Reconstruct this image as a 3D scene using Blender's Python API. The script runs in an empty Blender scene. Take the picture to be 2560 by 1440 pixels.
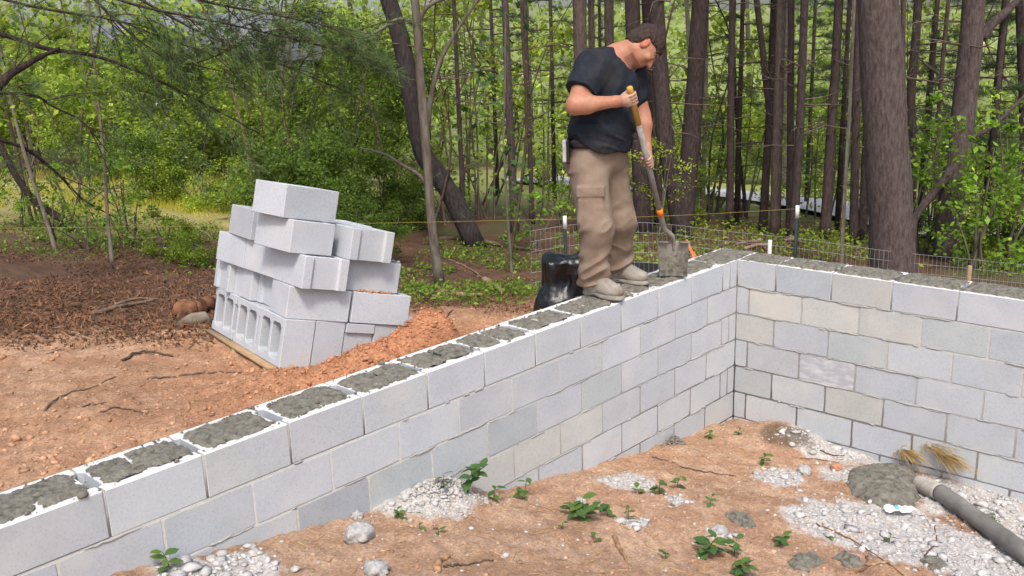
import bpy, bmesh, math, random
import numpy as np
from mathutils import Vector, Matrix

random.seed(7)
RNG = np.random.default_rng(11)
SC = bpy.context.scene
COL = SC.collection

# ------------------------------------------------------------------ camera
# world frame: inner corner of the block wall at the origin, wall top at z = 0,
# long wall runs along +X, short wall along +Y (metres)
CAM_C = np.array([5.96689, 3.30942, 1.55115])
CAM_R = np.array([[-0.67502146, 0.7371491, -0.03093918],
                  [0.20514497, 0.14724396, -0.96759225],
                  [-0.70870415, -0.65949255, -0.25061526]])
FPX = 2344.4
cam_d = bpy.data.cameras.new('camera')
cam_o = bpy.data.objects.new('camera', cam_d)
COL.objects.link(cam_o)
cam_d.sensor_width = 36.0
cam_d.lens = FPX / 2560 * 36.0
cam_d.clip_start = 0.05
cam_d.clip_end = 600
mw = Matrix.Identity(4)
for i in range(3):
    mw[i][0] = CAM_R[0][i]
    mw[i][1] = -CAM_R[1][i]
    mw[i][2] = -CAM_R[2][i]
    mw[i][3] = CAM_C[i]
cam_o.matrix_world = mw
SC.camera = cam_o

# ------------------------------------------------------------------ sky, sun, exposure
SUN_EL, SUN_AZ = math.radians(56), math.radians(43)     # azimuth measured from +X towards +Y
wd = bpy.data.worlds.new('World')
SC.world = wd
wd.use_nodes = True
wn = wd.node_tree.nodes
sky = wn.new('ShaderNodeTexSky')
sky.sky_type = 'NISHITA'
sky.sun_disc = False
sky.sun_elevation = SUN_EL
sky.sun_rotation = math.pi / 2 - SUN_AZ
sky.air_density = 1.0
sky.dust_density = 4.0
sky.ozone_density = 0.6
bg = wn['Background']
bg.inputs['Strength'].default_value = 0.14
wd.node_tree.links.new(sky.outputs[0], bg.inputs['Color'])
sun_d = bpy.data.lights.new('sun', 'SUN')
sun_d.energy = 1.65
sun_d.angle = math.radians(10)
sun_d.color = (1.0, 0.95, 0.875)
sun_o = bpy.data.objects.new('sun', sun_d)
COL.objects.link(sun_o)
sdir = Vector((math.cos(SUN_EL) * math.cos(SUN_AZ), math.cos(SUN_EL) * math.sin(SUN_AZ), math.sin(SUN_EL)))
sun_o.rotation_euler = sdir.to_track_quat('Z', 'Y').to_euler()
sun_o.location = sdir * 30
vs = SC.view_settings
vs.view_transform = 'Standard'
vs.look = 'None'
vs.gamma = 1.0
vs.exposure = 0.68
vs.use_curve_mapping = False
SC.cycles.max_bounces = 8
SC.cycles.diffuse_bounces = 5
SC.cycles.transmission_bounces = 6
SC.cycles.transparent_max_bounces = 4
SC.cycles.use_denoising = True

# ------------------------------------------------------------------ helpers: numbers
def ray(px, py):
    return np.array([(px - 1280) / FPX, (py - 720) / FPX, 1.0]) @ CAM_R

def at(px, py, d):
    """world point seen at photo pixel (px, py), d metres in front of the lens"""
    return CAM_C + d * ray(px, py)

def on_plane(px, py, axis, val):
    d = ray(px, py)
    return CAM_C + (val - CAM_C[axis]) / d[axis] * d

def _hash(ix, iy, iz, seed):
    h = (ix.astype(np.int64) * 374761393 + iy.astype(np.int64) * 668265263 + iz.astype(np.int64) * 2147483647 + seed * 1274126177) & 0xffffffff
    h = ((h ^ (h >> 13)) * 1274126177) & 0xffffffff
    h = ((h ^ (h >> 16)) * 2246822519) & 0xffffffff
    return ((h ^ (h >> 15)) & 0xffffff) / float(0xffffff)

def vnoise(x, y, z=None, seed=0):
    x = np.asarray(x, float); y = np.asarray(y, float)
    z = np.zeros_like(x) if z is None else np.asarray(z, float)
    ix, iy, iz = np.floor(x), np.floor(y), np.floor(z)
    fx, fy, fz = x - ix, y - iy, z - iz
    fx, fy, fz = [f * f * (3 - 2 * f) for f in (fx, fy, fz)]
    ix, iy, iz = ix.astype(np.int64), iy.astype(np.int64), iz.astype(np.int64)
    def c(a, b, d): return _hash(ix + a, iy + b, iz + d, seed)
    x00 = c(0,0,0) * (1-fx) + c(1,0,0) * fx
    x10 = c(0,1,0) * (1-fx) + c(1,1,0) * fx
    x01 = c(0,0,1) * (1-fx) + c(1,0,1) * fx
    x11 = c(0,1,1) * (1-fx) + c(1,1,1) * fx
    return ((x00 * (1-fy) + x10 * fy) * (1-fz) + (x01 * (1-fy) + x11 * fy) * fz) * 2 - 1

def fbm(x, y, z=None, oct=4, seed=0):
    s = 0; a = 1.0; t = 0
    for o in range(oct):
        s = s + a * vnoise(np.asarray(x) * 2**o, np.asarray(y) * 2**o, None if z is None else np.asarray(z) * 2**o, seed + o * 17)
        t += a; a *= 0.5
    return s / t

def sstep(a, b, x):
    t = np.clip((x - a) / (b - a), 0, 1)
    return t * t * (3 - 2 * t)

# ------------------------------------------------------------------ helpers: meshes and objects
def np_mesh(name, V, F, mat=None, smooth=False, attrs=None, mats=None):
    """V (n,3); F (m,k) array of equal-size faces, or list of such arrays"""
    Fs = [np.asarray(f) for f in (F if isinstance(F, list) else [F]) if len(f)]
    me = bpy.data.meshes.new(name)
    V = np.asarray(V, np.float32)
    me.vertices.add(len(V)); me.vertices.foreach_set('co', V.ravel())
    tot = np.concatenate([f.ravel() for f in Fs]).astype(np.int32)
    sizes = np.concatenate([np.full(len(f), f.shape[1], np.int32) for f in Fs])
    me.loops.add(len(tot)); me.loops.foreach_set('vertex_index', tot)
    me.polygons.add(len(sizes))
    st = np.concatenate([[0], np.cumsum(sizes)[:-1]]).astype(np.int32)
    me.polygons.foreach_set('loop_start', st)
    if smooth: me.polygons.foreach_set('use_smooth', np.ones(len(sizes), bool))
    if attrs:
        for k, a in attrs.items():
            a = np.asarray(a, np.float32)
            if a.ndim == 1:
                at_ = me.attributes.new(k, 'FLOAT', 'POINT'); at_.data.foreach_set('value', a)
            else:
                if a.shape[1] == 3: a = np.concatenate([a, np.ones((len(a), 1), np.float32)], 1)
                at_ = me.attributes.new(k, 'FLOAT_COLOR', 'POINT'); at_.data.foreach_set('color', a.ravel())
    me.update(calc_edges=True)
    for m in (mats or ([mat] if mat else [])): me.materials.append(m)
    return me

def obj(name, me, parent=None, loc=None, rot=None, scale=None):
    o = bpy.data.objects.new(name, me)
    COL.objects.link(o)
    if parent is not None: o.parent = parent
    if loc is not None: o.location = loc
    if rot is not None: o.rotation_euler = rot
    if scale is not None: o.scale = scale
    return o

def tag(o, label=None, cat=None, group=None, kind=None):
    if label: o['label'] = label
    if cat: o['category'] = cat
    if group: o['group'] = group
    if kind: o['kind'] = kind
    return o

def thing(name, label, cat, loc=(0, 0, 0), group=None, rot=None):
    o = obj(name, None, None, loc, rot)
    o.empty_display_size = 0.1
    return tag(o, label, cat, group)

def copy_tree(o, parent=None):
    c = o.copy(); COL.objects.link(c); c.parent = parent
    for ch in list(o.children):
        copy_tree(ch, c)
    return c

class MB:
    """collects vertices and faces for one mesh"""
    def __init__(s): s.V = []; s.F = {3: [], 4: []}; s.n = 0; s.T = []
    def add(s, V, F, tint=None):
        V = np.asarray(V, float).reshape(-1, 3); s.V.append(V)
        for f in (F if isinstance(F, list) else [F]):
            f = np.asarray(f)
            if len(f): s.F[f.shape[1]].append(f + s.n)
        s.T.append(np.tile(np.asarray(tint if tint is not None else (1, 1, 1), float), (len(V), 1)) if tint is None or np.ndim(tint) == 1 else np.asarray(tint))
        s.n += len(V)
    def tube(s, pts, rad, n=8, cap=True, tint=None):
        P = np.asarray(pts, float); k = len(P)
        R_ = np.full(k, rad) if np.ndim(rad) == 0 else np.asarray(rad, float)
        T = np.gradient(P, axis=0); T /= np.linalg.norm(T, axis=1)[:, None] + 1e-9
        up = np.array([0, 0, 1.0]) if abs(T[0][2]) < 0.9 else np.array([1.0, 0, 0])
        u = np.cross(T[0], up); u /= np.linalg.norm(u)
        a = np.linspace(0, 2 * np.pi, n, endpoint=False)
        V = []
        for i in range(k):
            u = u - T[i] * (u @ T[i]); u /= np.linalg.norm(u) + 1e-9
            w = np.cross(T[i], u)
            V.append(P[i] + R_[i] * (np.cos(a)[:, None] * u + np.sin(a)[:, None] * w))
        V = np.concatenate(V)
        i = np.arange(k - 1)[:, None] * n; j = np.arange(n)[None]; j2 = (j + 1) % n
        Q = np.stack([i + j, i + j2, i + n + j2, i + n + j], -1).reshape(-1, 4)
        F = [Q]
        if cap:
            V = np.concatenate([V, P[:1], P[-1:]])
            c0, c1 = k * n, k * n + 1
            jj = np.arange(n)
            F.append(np.stack([(jj + 1) % n, jj, np.full(n, c0)], 1))
            F.append(np.stack([(k - 1) * n + jj, (k - 1) * n + (jj + 1) % n, np.full(n, c1)], 1))
        s.add(V, F, tint)
    def box(s, c, h, M=None, tint=None):
        sg = np.array([[-1,-1,-1],[1,-1,-1],[1,1,-1],[-1,1,-1],[-1,-1,1],[1,-1,1],[1,1,1],[-1,1,1]], float)
        V = sg * np.asarray(h)
        if M is not None: V = V @ np.asarray(M).T
        s.add(V + np.asarray(c), np.array([[3,2,1,0],[4,5,6,7],[0,1,5,4],[1,2,6,5],[2,3,7,6],[3,0,4,7]]), tint)
    def mesh(s, name, mat, smooth=False, tint=False):
        V = np.concatenate(s.V)
        F = [np.concatenate(v) for v in s.F.values() if v]
        return np_mesh(name, V, F, mat, smooth, {'tint': np.concatenate(s.T)} if tint else None)
    def build(s, name, mat, parent=None, smooth=False, tint=False):
        return obj(name, s.mesh(name, mat, smooth, tint), parent)

def spline(pts, n):
    """smooth curve through pts (cubic Hermite on chord length), n samples"""
    P = np.asarray(pts, float)
    if len(P) == 2: return P[0] + np.linspace(0, 1, n)[:, None] * (P[1] - P[0])
    d = np.linalg.norm(np.diff(P, axis=0), axis=1) + 1e-9; t = np.concatenate([[0], np.cumsum(d)])
    sl = np.diff(P, axis=0) / d[:, None]; m = np.empty_like(P)
    m[1:-1] = (sl[:-1] * d[1:, None] + sl[1:] * d[:-1, None]) / (d[1:] + d[:-1])[:, None]; m[0], m[-1] = sl[0], sl[-1]
    u = np.linspace(0, t[-1], n); i = np.clip(np.searchsorted(t, u, side='right') - 1, 0, len(d) - 1)
    h = d[i][:, None]; f = ((u - t[i]) / d[i])[:, None]
    return (2*f**3 - 3*f**2 + 1) * P[i] + (f**3 - 2*f**2 + f) * h * m[i] + (3*f**2 - 2*f**3) * P[i + 1] + (f**3 - f**2) * h * m[i + 1]

def rotmat(axis, ang):
    return np.array(Matrix.Rotation(ang, 3, Vector(axis)))

# ------------------------------------------------------------------ materials
def mat_new(name):
    m = bpy.data.materials.new(name); m.use_nodes = True
    nt = m.node_tree; b = nt.nodes['Principled BSDF']
    return m, nt, b

def mat(name, c1, c2=None, scale=8, rough=0.9, bump=0.25, bscale=60, bdist=0.01, detail=6, attr=None, objcol=False, spec=0.25,
        stretch=None, metal=0, pores=False, world=False, c3=None, s3=2.0, lo=0.35, hi=0.65):
    m, nt, b = mat_new(name); N = nt.nodes; L = nt.links
    b.inputs['Roughness'].default_value = rough
    b.inputs['Specular IOR Level'].default_value = spec
    b.inputs['Metallic'].default_value = metal
    tc = N.new('ShaderNodeTexCoord'); src = tc.outputs['Object']
    if world:
        g = N.new('ShaderNodeNewGeometry'); src = g.outputs['Position']
    oi = N.new('ShaderNodeObjectInfo')
    if not world:
        va = N.new('ShaderNodeVectorMath'); va.operation = 'MULTIPLY_ADD'
        cx = N.new('ShaderNodeCombineXYZ')
        for i in range(3): L.new(oi.outputs['Random'], cx.inputs[i])
        L.new(cx.outputs[0], va.inputs[0]); va.inputs[1].default_value = (37, 51, 23)
        L.new(src, va.inputs[2]); src = va.outputs[0]
    if stretch:
        mp = N.new('ShaderNodeMapping'); mp.inputs['Scale'].default_value = stretch
        L.new(src, mp.inputs[0]); src = mp.outputs[0]
    nz = N.new('ShaderNodeTexNoise'); nz.inputs['Scale'].default_value = scale; nz.inputs['Detail'].default_value = detail
    nz.inputs['Roughness'].default_value = 0.65
    L.new(src, nz.inputs['Vector'])
    cr = N.new('ShaderNodeValToRGB')
    cr.color_ramp.elements[0].color = (*c1, 1); cr.color_ramp.elements[1].color = (*(c2 or c1), 1)
    cr.color_ramp.elements[0].position = lo; cr.color_ramp.elements[1].position = hi
    L.new(nz.outputs['Fac'], cr.inputs[0]); col = cr.outputs[0]
    if c3:
        n3 = N.new('ShaderNodeTexNoise'); n3.inputs['Scale'].default_value = s3; n3.inputs['Detail'].default_value = 4
        L.new(src, n3.inputs['Vector'])
        r3 = N.new('ShaderNodeValToRGB'); r3.color_ramp.elements[0].position = 0.5; r3.color_ramp.elements[1].position = 0.68
        L.new(n3.outputs['Fac'], r3.inputs[0])
        mx = N.new('ShaderNodeMix'); mx.data_type = 'RGBA'
        L.new(r3.outputs[0], mx.inputs['Factor']); L.new(col, mx.inputs['A']); mx.inputs['B'].default_value = (*c3, 1)
        col = mx.outputs['Result']
    def pit(a, sc, p0, p1, v):
        n4 = N.new('ShaderNodeTexNoise'); n4.inputs['Scale'].default_value = sc; n4.inputs['Detail'].default_value = 3; L.new(src, n4.inputs['Vector'])
        r4 = N.new('ShaderNodeValToRGB'); r4.color_ramp.elements[0].position = p0; r4.color_ramp.elements[1].position = p1
        r4.color_ramp.elements[0].color = (v, v, v, 1); r4.color_ramp.elements[1].color = (1, 1, 1, 1); L.new(n4.outputs['Fac'], r4.inputs[0])
        return mul(a, r4.outputs[0])
    def mul(a, bsock):
        mx = N.new('ShaderNodeMix'); mx.data_type = 'RGBA'; mx.blend_type = 'MULTIPLY'; mx.inputs['Factor'].default_value = 1
        L.new(a, mx.inputs['A']); L.new(bsock, mx.inputs['B']); return mx.outputs['Result']
    if pores: col = pit(pit(col, 130, 0.30, 0.42, 0.76), 5.5, 0.33, 0.55, 0.935)
    if attr:
        an = N.new('ShaderNodeAttribute'); an.attribute_name = attr; col = mul(col, an.outputs['Color'])
    if objcol: col = mul(col, oi.outputs['Color'])
    L.new(col, b.inputs['Base Color'])
    if bump:
        n2 = N.new('ShaderNodeTexNoise'); n2.inputs['Scale'].default_value = bscale; n2.inputs['Detail'].default_value = 8
        n2.inputs['Roughness'].default_value = 0.7
        L.new(src, n2.inputs['Vector'])
        bp = N.new('ShaderNodeBump'); bp.inputs['Strength'].default_value = bump; bp.inputs['Distance'].default_value = bdist
        L.new(n2.outputs['Fac'], bp.inputs['Height']); L.new(bp.outputs[0], b.inputs['Normal'])
    return m

def leaf_mat(name, c, trans=0.45, rough=0.5, spec=0.3):
    m, nt, b = mat_new(name); N = nt.nodes; L = nt.links
    an = N.new('ShaderNodeAttribute'); an.attribute_name = 'tint'
    mx = N.new('ShaderNodeMix'); mx.data_type = 'RGBA'; mx.blend_type = 'MULTIPLY'; mx.inputs['Factor'].default_value = 1
    mx.inputs['A'].default_value = (*c, 1); L.new(an.outputs['Color'], mx.inputs['B'])
    col = mx.outputs['Result']
    b.inputs['Roughness'].default_value = rough; b.inputs['Specular IOR Level'].default_value = spec
    L.new(col, b.inputs['Base Color'])
    tr = N.new('ShaderNodeBsdfTranslucent'); L.new(col, tr.inputs['Color'])
    ms = N.new('ShaderNodeMixShader'); ms.inputs[0].default_value = trans
    L.new(b.outputs[0], ms.inputs[1]); L.new(tr.outputs[0], ms.inputs[2])
    L.new(ms.outputs[0], N['Material Output'].inputs['Surface'])
    return m

M = {}
M['block'] = mat('block_concrete', (0.425, 0.452, 0.485), (0.49, 0.518, 0.55), scale=70, bump=0.5, bscale=230, bdist=0.004, objcol=True, detail=9, rough=0.95, c3=(0.52, 0.535, 0.545), s3=3.0, lo=0.25, hi=0.6, pores=True)
M['joint'] = mat('joint_mortar', (0.34, 0.33, 0.315), (0.42, 0.41, 0.395), scale=30, bump=0.8, bscale=120, bdist=0.006)
M['mortar'] = mat('fresh_mortar', (0.165, 0.156, 0.126), (0.262, 0.248, 0.206), scale=28, bump=1.0, bscale=75, bdist=0.014, c3=(0.11, 0.102, 0.08), s3=30, rough=0.75)
M['lime'] = mat('dry_lime', (0.34, 0.335, 0.325), (0.55, 0.545, 0.53), scale=40, bump=1.0, bscale=60, bdist=0.02, objcol=True)
M['clay'] = mat('clay_clod', (0.36, 0.165, 0.085), (0.47, 0.25, 0.14), scale=14, bump=0.7, bscale=80, attr='tint')
M['bark'] = mat('pine_bark', (0.060, 0.048, 0.046), (0.150, 0.122, 0.117), scale=24, bump=1.0, bscale=34, bdist=0.025, stretch=(1.5, 1.5, 0.42), objcol=True, detail=8, rough=0.95)
M['bark2'] = mat('grey_bark', (0.10, 0.085, 0.075), (0.21, 0.185, 0.165), scale=14, bump=0.7, bscale=24, bdist=0.012, stretch=(2, 2, 0.5), objcol=True, c3=(0.20, 0.22, 0.19), s3=9)
M['stick'] = mat('dead_wood', (0.11, 0.08, 0.06), (0.24, 0.19, 0.15), scale=20, bump=0.5, bscale=40, objcol=True)
M['wood'] = mat('cut_wood', (0.30, 0.20, 0.11), (0.42, 0.30, 0.18), scale=12, bump=0.3, stretch=(1, 1, 6), objcol=True)
M['leaf'] = leaf_mat('leaf_green', (0.205, 0.305, 0.052), trans=0.5)
M['weed'] = leaf_mat('weed_leaf', (0.085, 0.165, 0.045), trans=0.3)
M['needle'] = leaf_mat('pine_needle', (0.105, 0.150, 0.065), trans=0.35)
M['straw'] = leaf_mat('dry_straw', (0.66, 0.50, 0.26), trans=0.2, rough=0.8)
M['litter'] = leaf_mat('leaf_litter', (0.115, 0.068, 0.044), trans=0.1, rough=0.9)
M['skin'] = mat('skin', (0.345, 0.155, 0.092), (0.43, 0.21, 0.135), scale=12, bump=0.12, bscale=90, rough=0.55, spec=0.35, attr='tint')
M['hair'] = mat('dark_hair', (0.026, 0.016, 0.012), (0.066, 0.042, 0.031), scale=60, bump=0.9, bscale=140, bdist=0.01, rough=0.6, stretch=(1, 1, 0.4))
M['shirt'] = mat('navy_cotton', (0.016, 0.019, 0.028), (0.024, 0.028, 0.038), scale=40, bump=0.25, bscale=60, bdist=0.008, rough=0.95, spec=0.1, c3=(0.033, 0.033, 0.036), s3=7)
M['khaki'] = mat('khaki_cotton', (0.185, 0.135, 0.100), (0.25, 0.19, 0.146), scale=6, bump=0.3, bscale=22, bdist=0.014, rough=0.95, spec=0.1, c3=(0.26, 0.20, 0.155), s3=8)
M['boot'] = mat('dusty_boot', (0.22, 0.20, 0.17), (0.34, 0.315, 0.275), scale=10, bump=0.4, bscale=50, c3=(0.18, 0.15, 0.11), s3=9)
M['belt'] = mat('belt_leather', (0.022, 0.017, 0.020), (0.04, 0.03, 0.034), rough=0.5, bump=0.1)
M['black_plastic'] = mat('black_plastic', (0.006, 0.006, 0.007), (0.010, 0.010, 0.012), rough=0.16, spec=0.6, bump=0.35, bscale=9, bdist=0.03)
M['fabric_black'] = mat('silt_fabric', (0.010, 0.010, 0.012), (0.02, 0.02, 0.022), rough=0.7, bump=0.3)
M['wire'] = mat('zinc_wire', (0.38, 0.40, 0.40), (0.52, 0.54, 0.54), rough=0.45, metal=0.6, bump=0)
M['green_paint'] = mat('green_paint', (0.008, 0.022, 0.018), (0.014, 0.034, 0.028), rough=0.6, bump=0.1)
M['white_paint'] = mat('white_paint', (0.62, 0.62, 0.58), (0.76, 0.76, 0.73), rough=0.7, bump=0.2)
M['steel'] = mat('worn_steel', (0.17, 0.158, 0.14), (0.29, 0.275, 0.25), rough=0.6, metal=0.15, bump=0.3, bscale=40)
M['ash'] = mat('grey_handle', (0.20, 0.19, 0.18), (0.31, 0.295, 0.28), scale=20, rough=0.8, bump=0.3)
M['yellow'] = mat('yellow_varnish', (0.42, 0.24, 0.045), (0.52, 0.32, 0.08), rough=0.5, bump=0.1)
M['orange'] = mat('orange_plastic', (0.72, 0.20, 0.02), (0.80, 0.26, 0.03), rough=0.45, bump=0)
M['tape'] = mat('orange_tape', (0.75, 0.13, 0.04), (0.82, 0.18, 0.07), rough=0.5, bump=0)
M['string'] = mat('yellow_string', (0.50, 0.36, 0.08), (0.55, 0.40, 0.10), bump=0)
M['hose'] = mat('rubber_hose', (0.13, 0.125, 0.115), (0.20, 0.19, 0.175), scale=9, rough=0.75, bump=0.4, c3=(0.28, 0.265, 0.24), s3=4)
M['chalk'] = mat('chalky_hose_end', (0.30, 0.275, 0.235), (0.44, 0.41, 0.365), scale=20, bump=0.4)
M['paper'] = mat('white_wrapper', (0.78, 0.80, 0.83), (0.86, 0.87, 0.89), rough=0.4, bump=0.2, bscale=20)
M['blue'] = mat('blue_print', (0.13, 0.42, 0.66), (0.20, 0.50, 0.72), rough=0.4, bump=0)
M['sky_lit_top'] = mat('sky_lit_block_top', (0.56, 0.56, 0.55), (0.74, 0.74, 0.73), scale=40, bump=0.9, bscale=90, bdist=0.006)  # concrete whitened to imitate bright sky light on the wall's upward faces
M['film'] = mat('shiny_film', (0.40, 0.415, 0.45), (0.66, 0.675, 0.71), scale=10, rough=0.35, spec=0.5, bump=0.3, bscale=30, stretch=(1, 1, 2.5), lo=0.45, hi=0.75)
M['siding'] = mat('blue_grey_siding', (0.28, 0.31, 0.37), (0.34, 0.37, 0.43), bump=0.1)
M['roofing'] = mat('grey_shingle', (0.16, 0.17, 0.20), (0.23, 0.24, 0.27), scale=20)
M['glass'] = mat('window_glass', (0.05, 0.06, 0.07), (0.08, 0.09, 0.10), rough=0.1, spec=0.6, bump=0)
M['gravel'] = mat('pale_gravel', (0.50, 0.48, 0.47), (0.66, 0.64, 0.62), scale=2, world=True, bump=0.3)
M['phone_case'] = mat('scuffed_silver', (0.33, 0.33, 0.31), (0.55, 0.55, 0.52), scale=20, rough=0.45, bump=0.1)
M['pinkrock'] = mat('pink_rock', (0.42, 0.20, 0.12), (0.52, 0.30, 0.20), bump=0.5)
M['rock'] = mat('brown_rock', (0.20, 0.165, 0.13), (0.30, 0.26, 0.21), bump=0.5)

# ------------------------------------------------------------------ terrain
IN_X = np.array([-0.4, 0.0, 0.4, 0.8, 1.2, 1.85, 2.53, 3.0, 3.47, 3.88, 4.26, 4.73, 6.0, 9.0, 40])
IN_Z = np.array([-1.28, -1.25, -1.19, -1.14, -1.07, -0.96, -0.84, -0.72, -0.61, -0.53, -0.45, -0.34, -0.1, 0.0, 0.3])
OUT_X = np.array([-80, -40, -20, -12, -6, -3, -1, 0, 1, 2, 3, 4, 5, 7, 12, 40])
OUT_Z = np.array([-5.0, -4.2, -2.7, -1.75, -1.22, -1.02, -0.86, -0.73, -0.58, -0.43, -0.29, -0.20, -0.13, -0.05, 0.1, 0.6])

def gz_smooth(x, y):
    x = np.asarray(x, float); y = np.asarray(y, float)
    zi = np.interp(x, IN_X, IN_Z) + 0.10 * np.exp(-((x - 0.14)**2 + (y - 0.46)**2) / 0.07)
    zi = zi + 0.13 * np.exp(-((x - 3.05) / 0.26)**2 - ((y - 0.02) / 0.15)**2)
    zo = np.interp(x, OUT_X, OUT_Z)
    # spoil heap between the pallet and the wall
    zo = zo + 0.38 * np.exp(-(((x - 2.24) / 0.27)**2 + ((y + 0.84) / 0.25)**2))
    zo = zo + 0.20 * np.exp(-(((x - 2.72) / 0.28)**2 + ((y + 0.86) / 0.22)**2))
    zo = zo + 0.09 * np.exp(-(((x - 3.25) / 0.30)**2 + ((y + 1.05) / 0.22)**2))
    # the wood to the left stays nearly level, far ground rises to a hill
    zo = zo + 0.35 * sstep(-4, -14, y) * sstep(-8, 4, x)
    r = np.hypot(x - 2, y + 1)
    zo = zo + np.clip(r - 36, 0, None) * 0.11
    w = np.minimum(sstep(-0.24, -0.06, x), sstep(-0.24, -0.06, y))
    return zi * w + zo * (1 - w)

def gz(x, y):
    x = np.asarray(x, float); y = np.asarray(y, float)
    z = gz_smooth(x, y)
    near = 1 - sstep(6, 14, np.hypot(x - 2, y + 1))
    clay = np.exp(-(((x - 2.5) / 0.9)**2 + ((y + 0.9) / 0.5)**2))
    z = z + 0.035 * fbm(x * 1.6, y * 1.6, oct=3, seed=3) + near * 0.026 * fbm(x * 6, y * 6, oct=3, seed=5)
    z = z + near * 0.011 * fbm(x * 26, y * 26, oct=2, seed=9) * (1 + 2.0 * clay)
    return z

def gz1(x, y):
    return float(gz(np.array([x]), np.array([y]))[0])

def hit(px, py, tmax=60):
    """where the line of sight through a photo pixel meets the terrain (looking past the wall)"""
    d = ray(px, py); t = np.linspace(2.0, tmax, 3000)
    P = CAM_C + t[:, None] * d
    below = P[:, 2] < gz_smooth(P[:, 0], P[:, 1])
    # rays that cross the inside of the walls first see the wall, so test the right side only
    i = int(np.argmax(below)) if below.any() else len(t) - 1
    p = P[i]
    return np.array([p[0], p[1], gz1(p[0], p[1])])

def hit_out(px, py, tmax=60):
    """same, for ground outside the walls"""
    d = ray(px, py); t = np.linspace(2.0, tmax, 4000)
    P = CAM_C + t[:, None] * d
    outside = (P[:, 1] < -0.30) | (P[:, 0] < -0.30)
    below = (P[:, 2] < gz_smooth(P[:, 0], P[:, 1])) & outside
    i = int(np.argmax(below)) if below.any() else len(t) - 1
    p = P[i]
    return np.array([p[0], p[1], gz1(p[0], p[1])])

def axis_lines(lo, a, b, hi, step):
    mid = np.arange(a, b + step / 2, step)
    def grow(end, sgn):
        out = []; s = step; p = (a if sgn < 0 else b)
        while True:
            s = min(s * 1.09, 3.0); p = p + sgn * s
            if sgn * (p - end) >= 0: out.append(end); break
            out.append(p)
        return np.array(out)
    return np.concatenate([grow(lo, -1)[::-1], mid, grow(hi, 1)])

gx = axis_lines(-110, -1.2, 5.4, 45, 0.022)
gy = axis_lines(-110, -4.2, 2.7, 90, 0.022)
GX, GY = np.meshgrid(gx, gy, indexing='ij')
GZ = gz(GX, GY)

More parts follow.
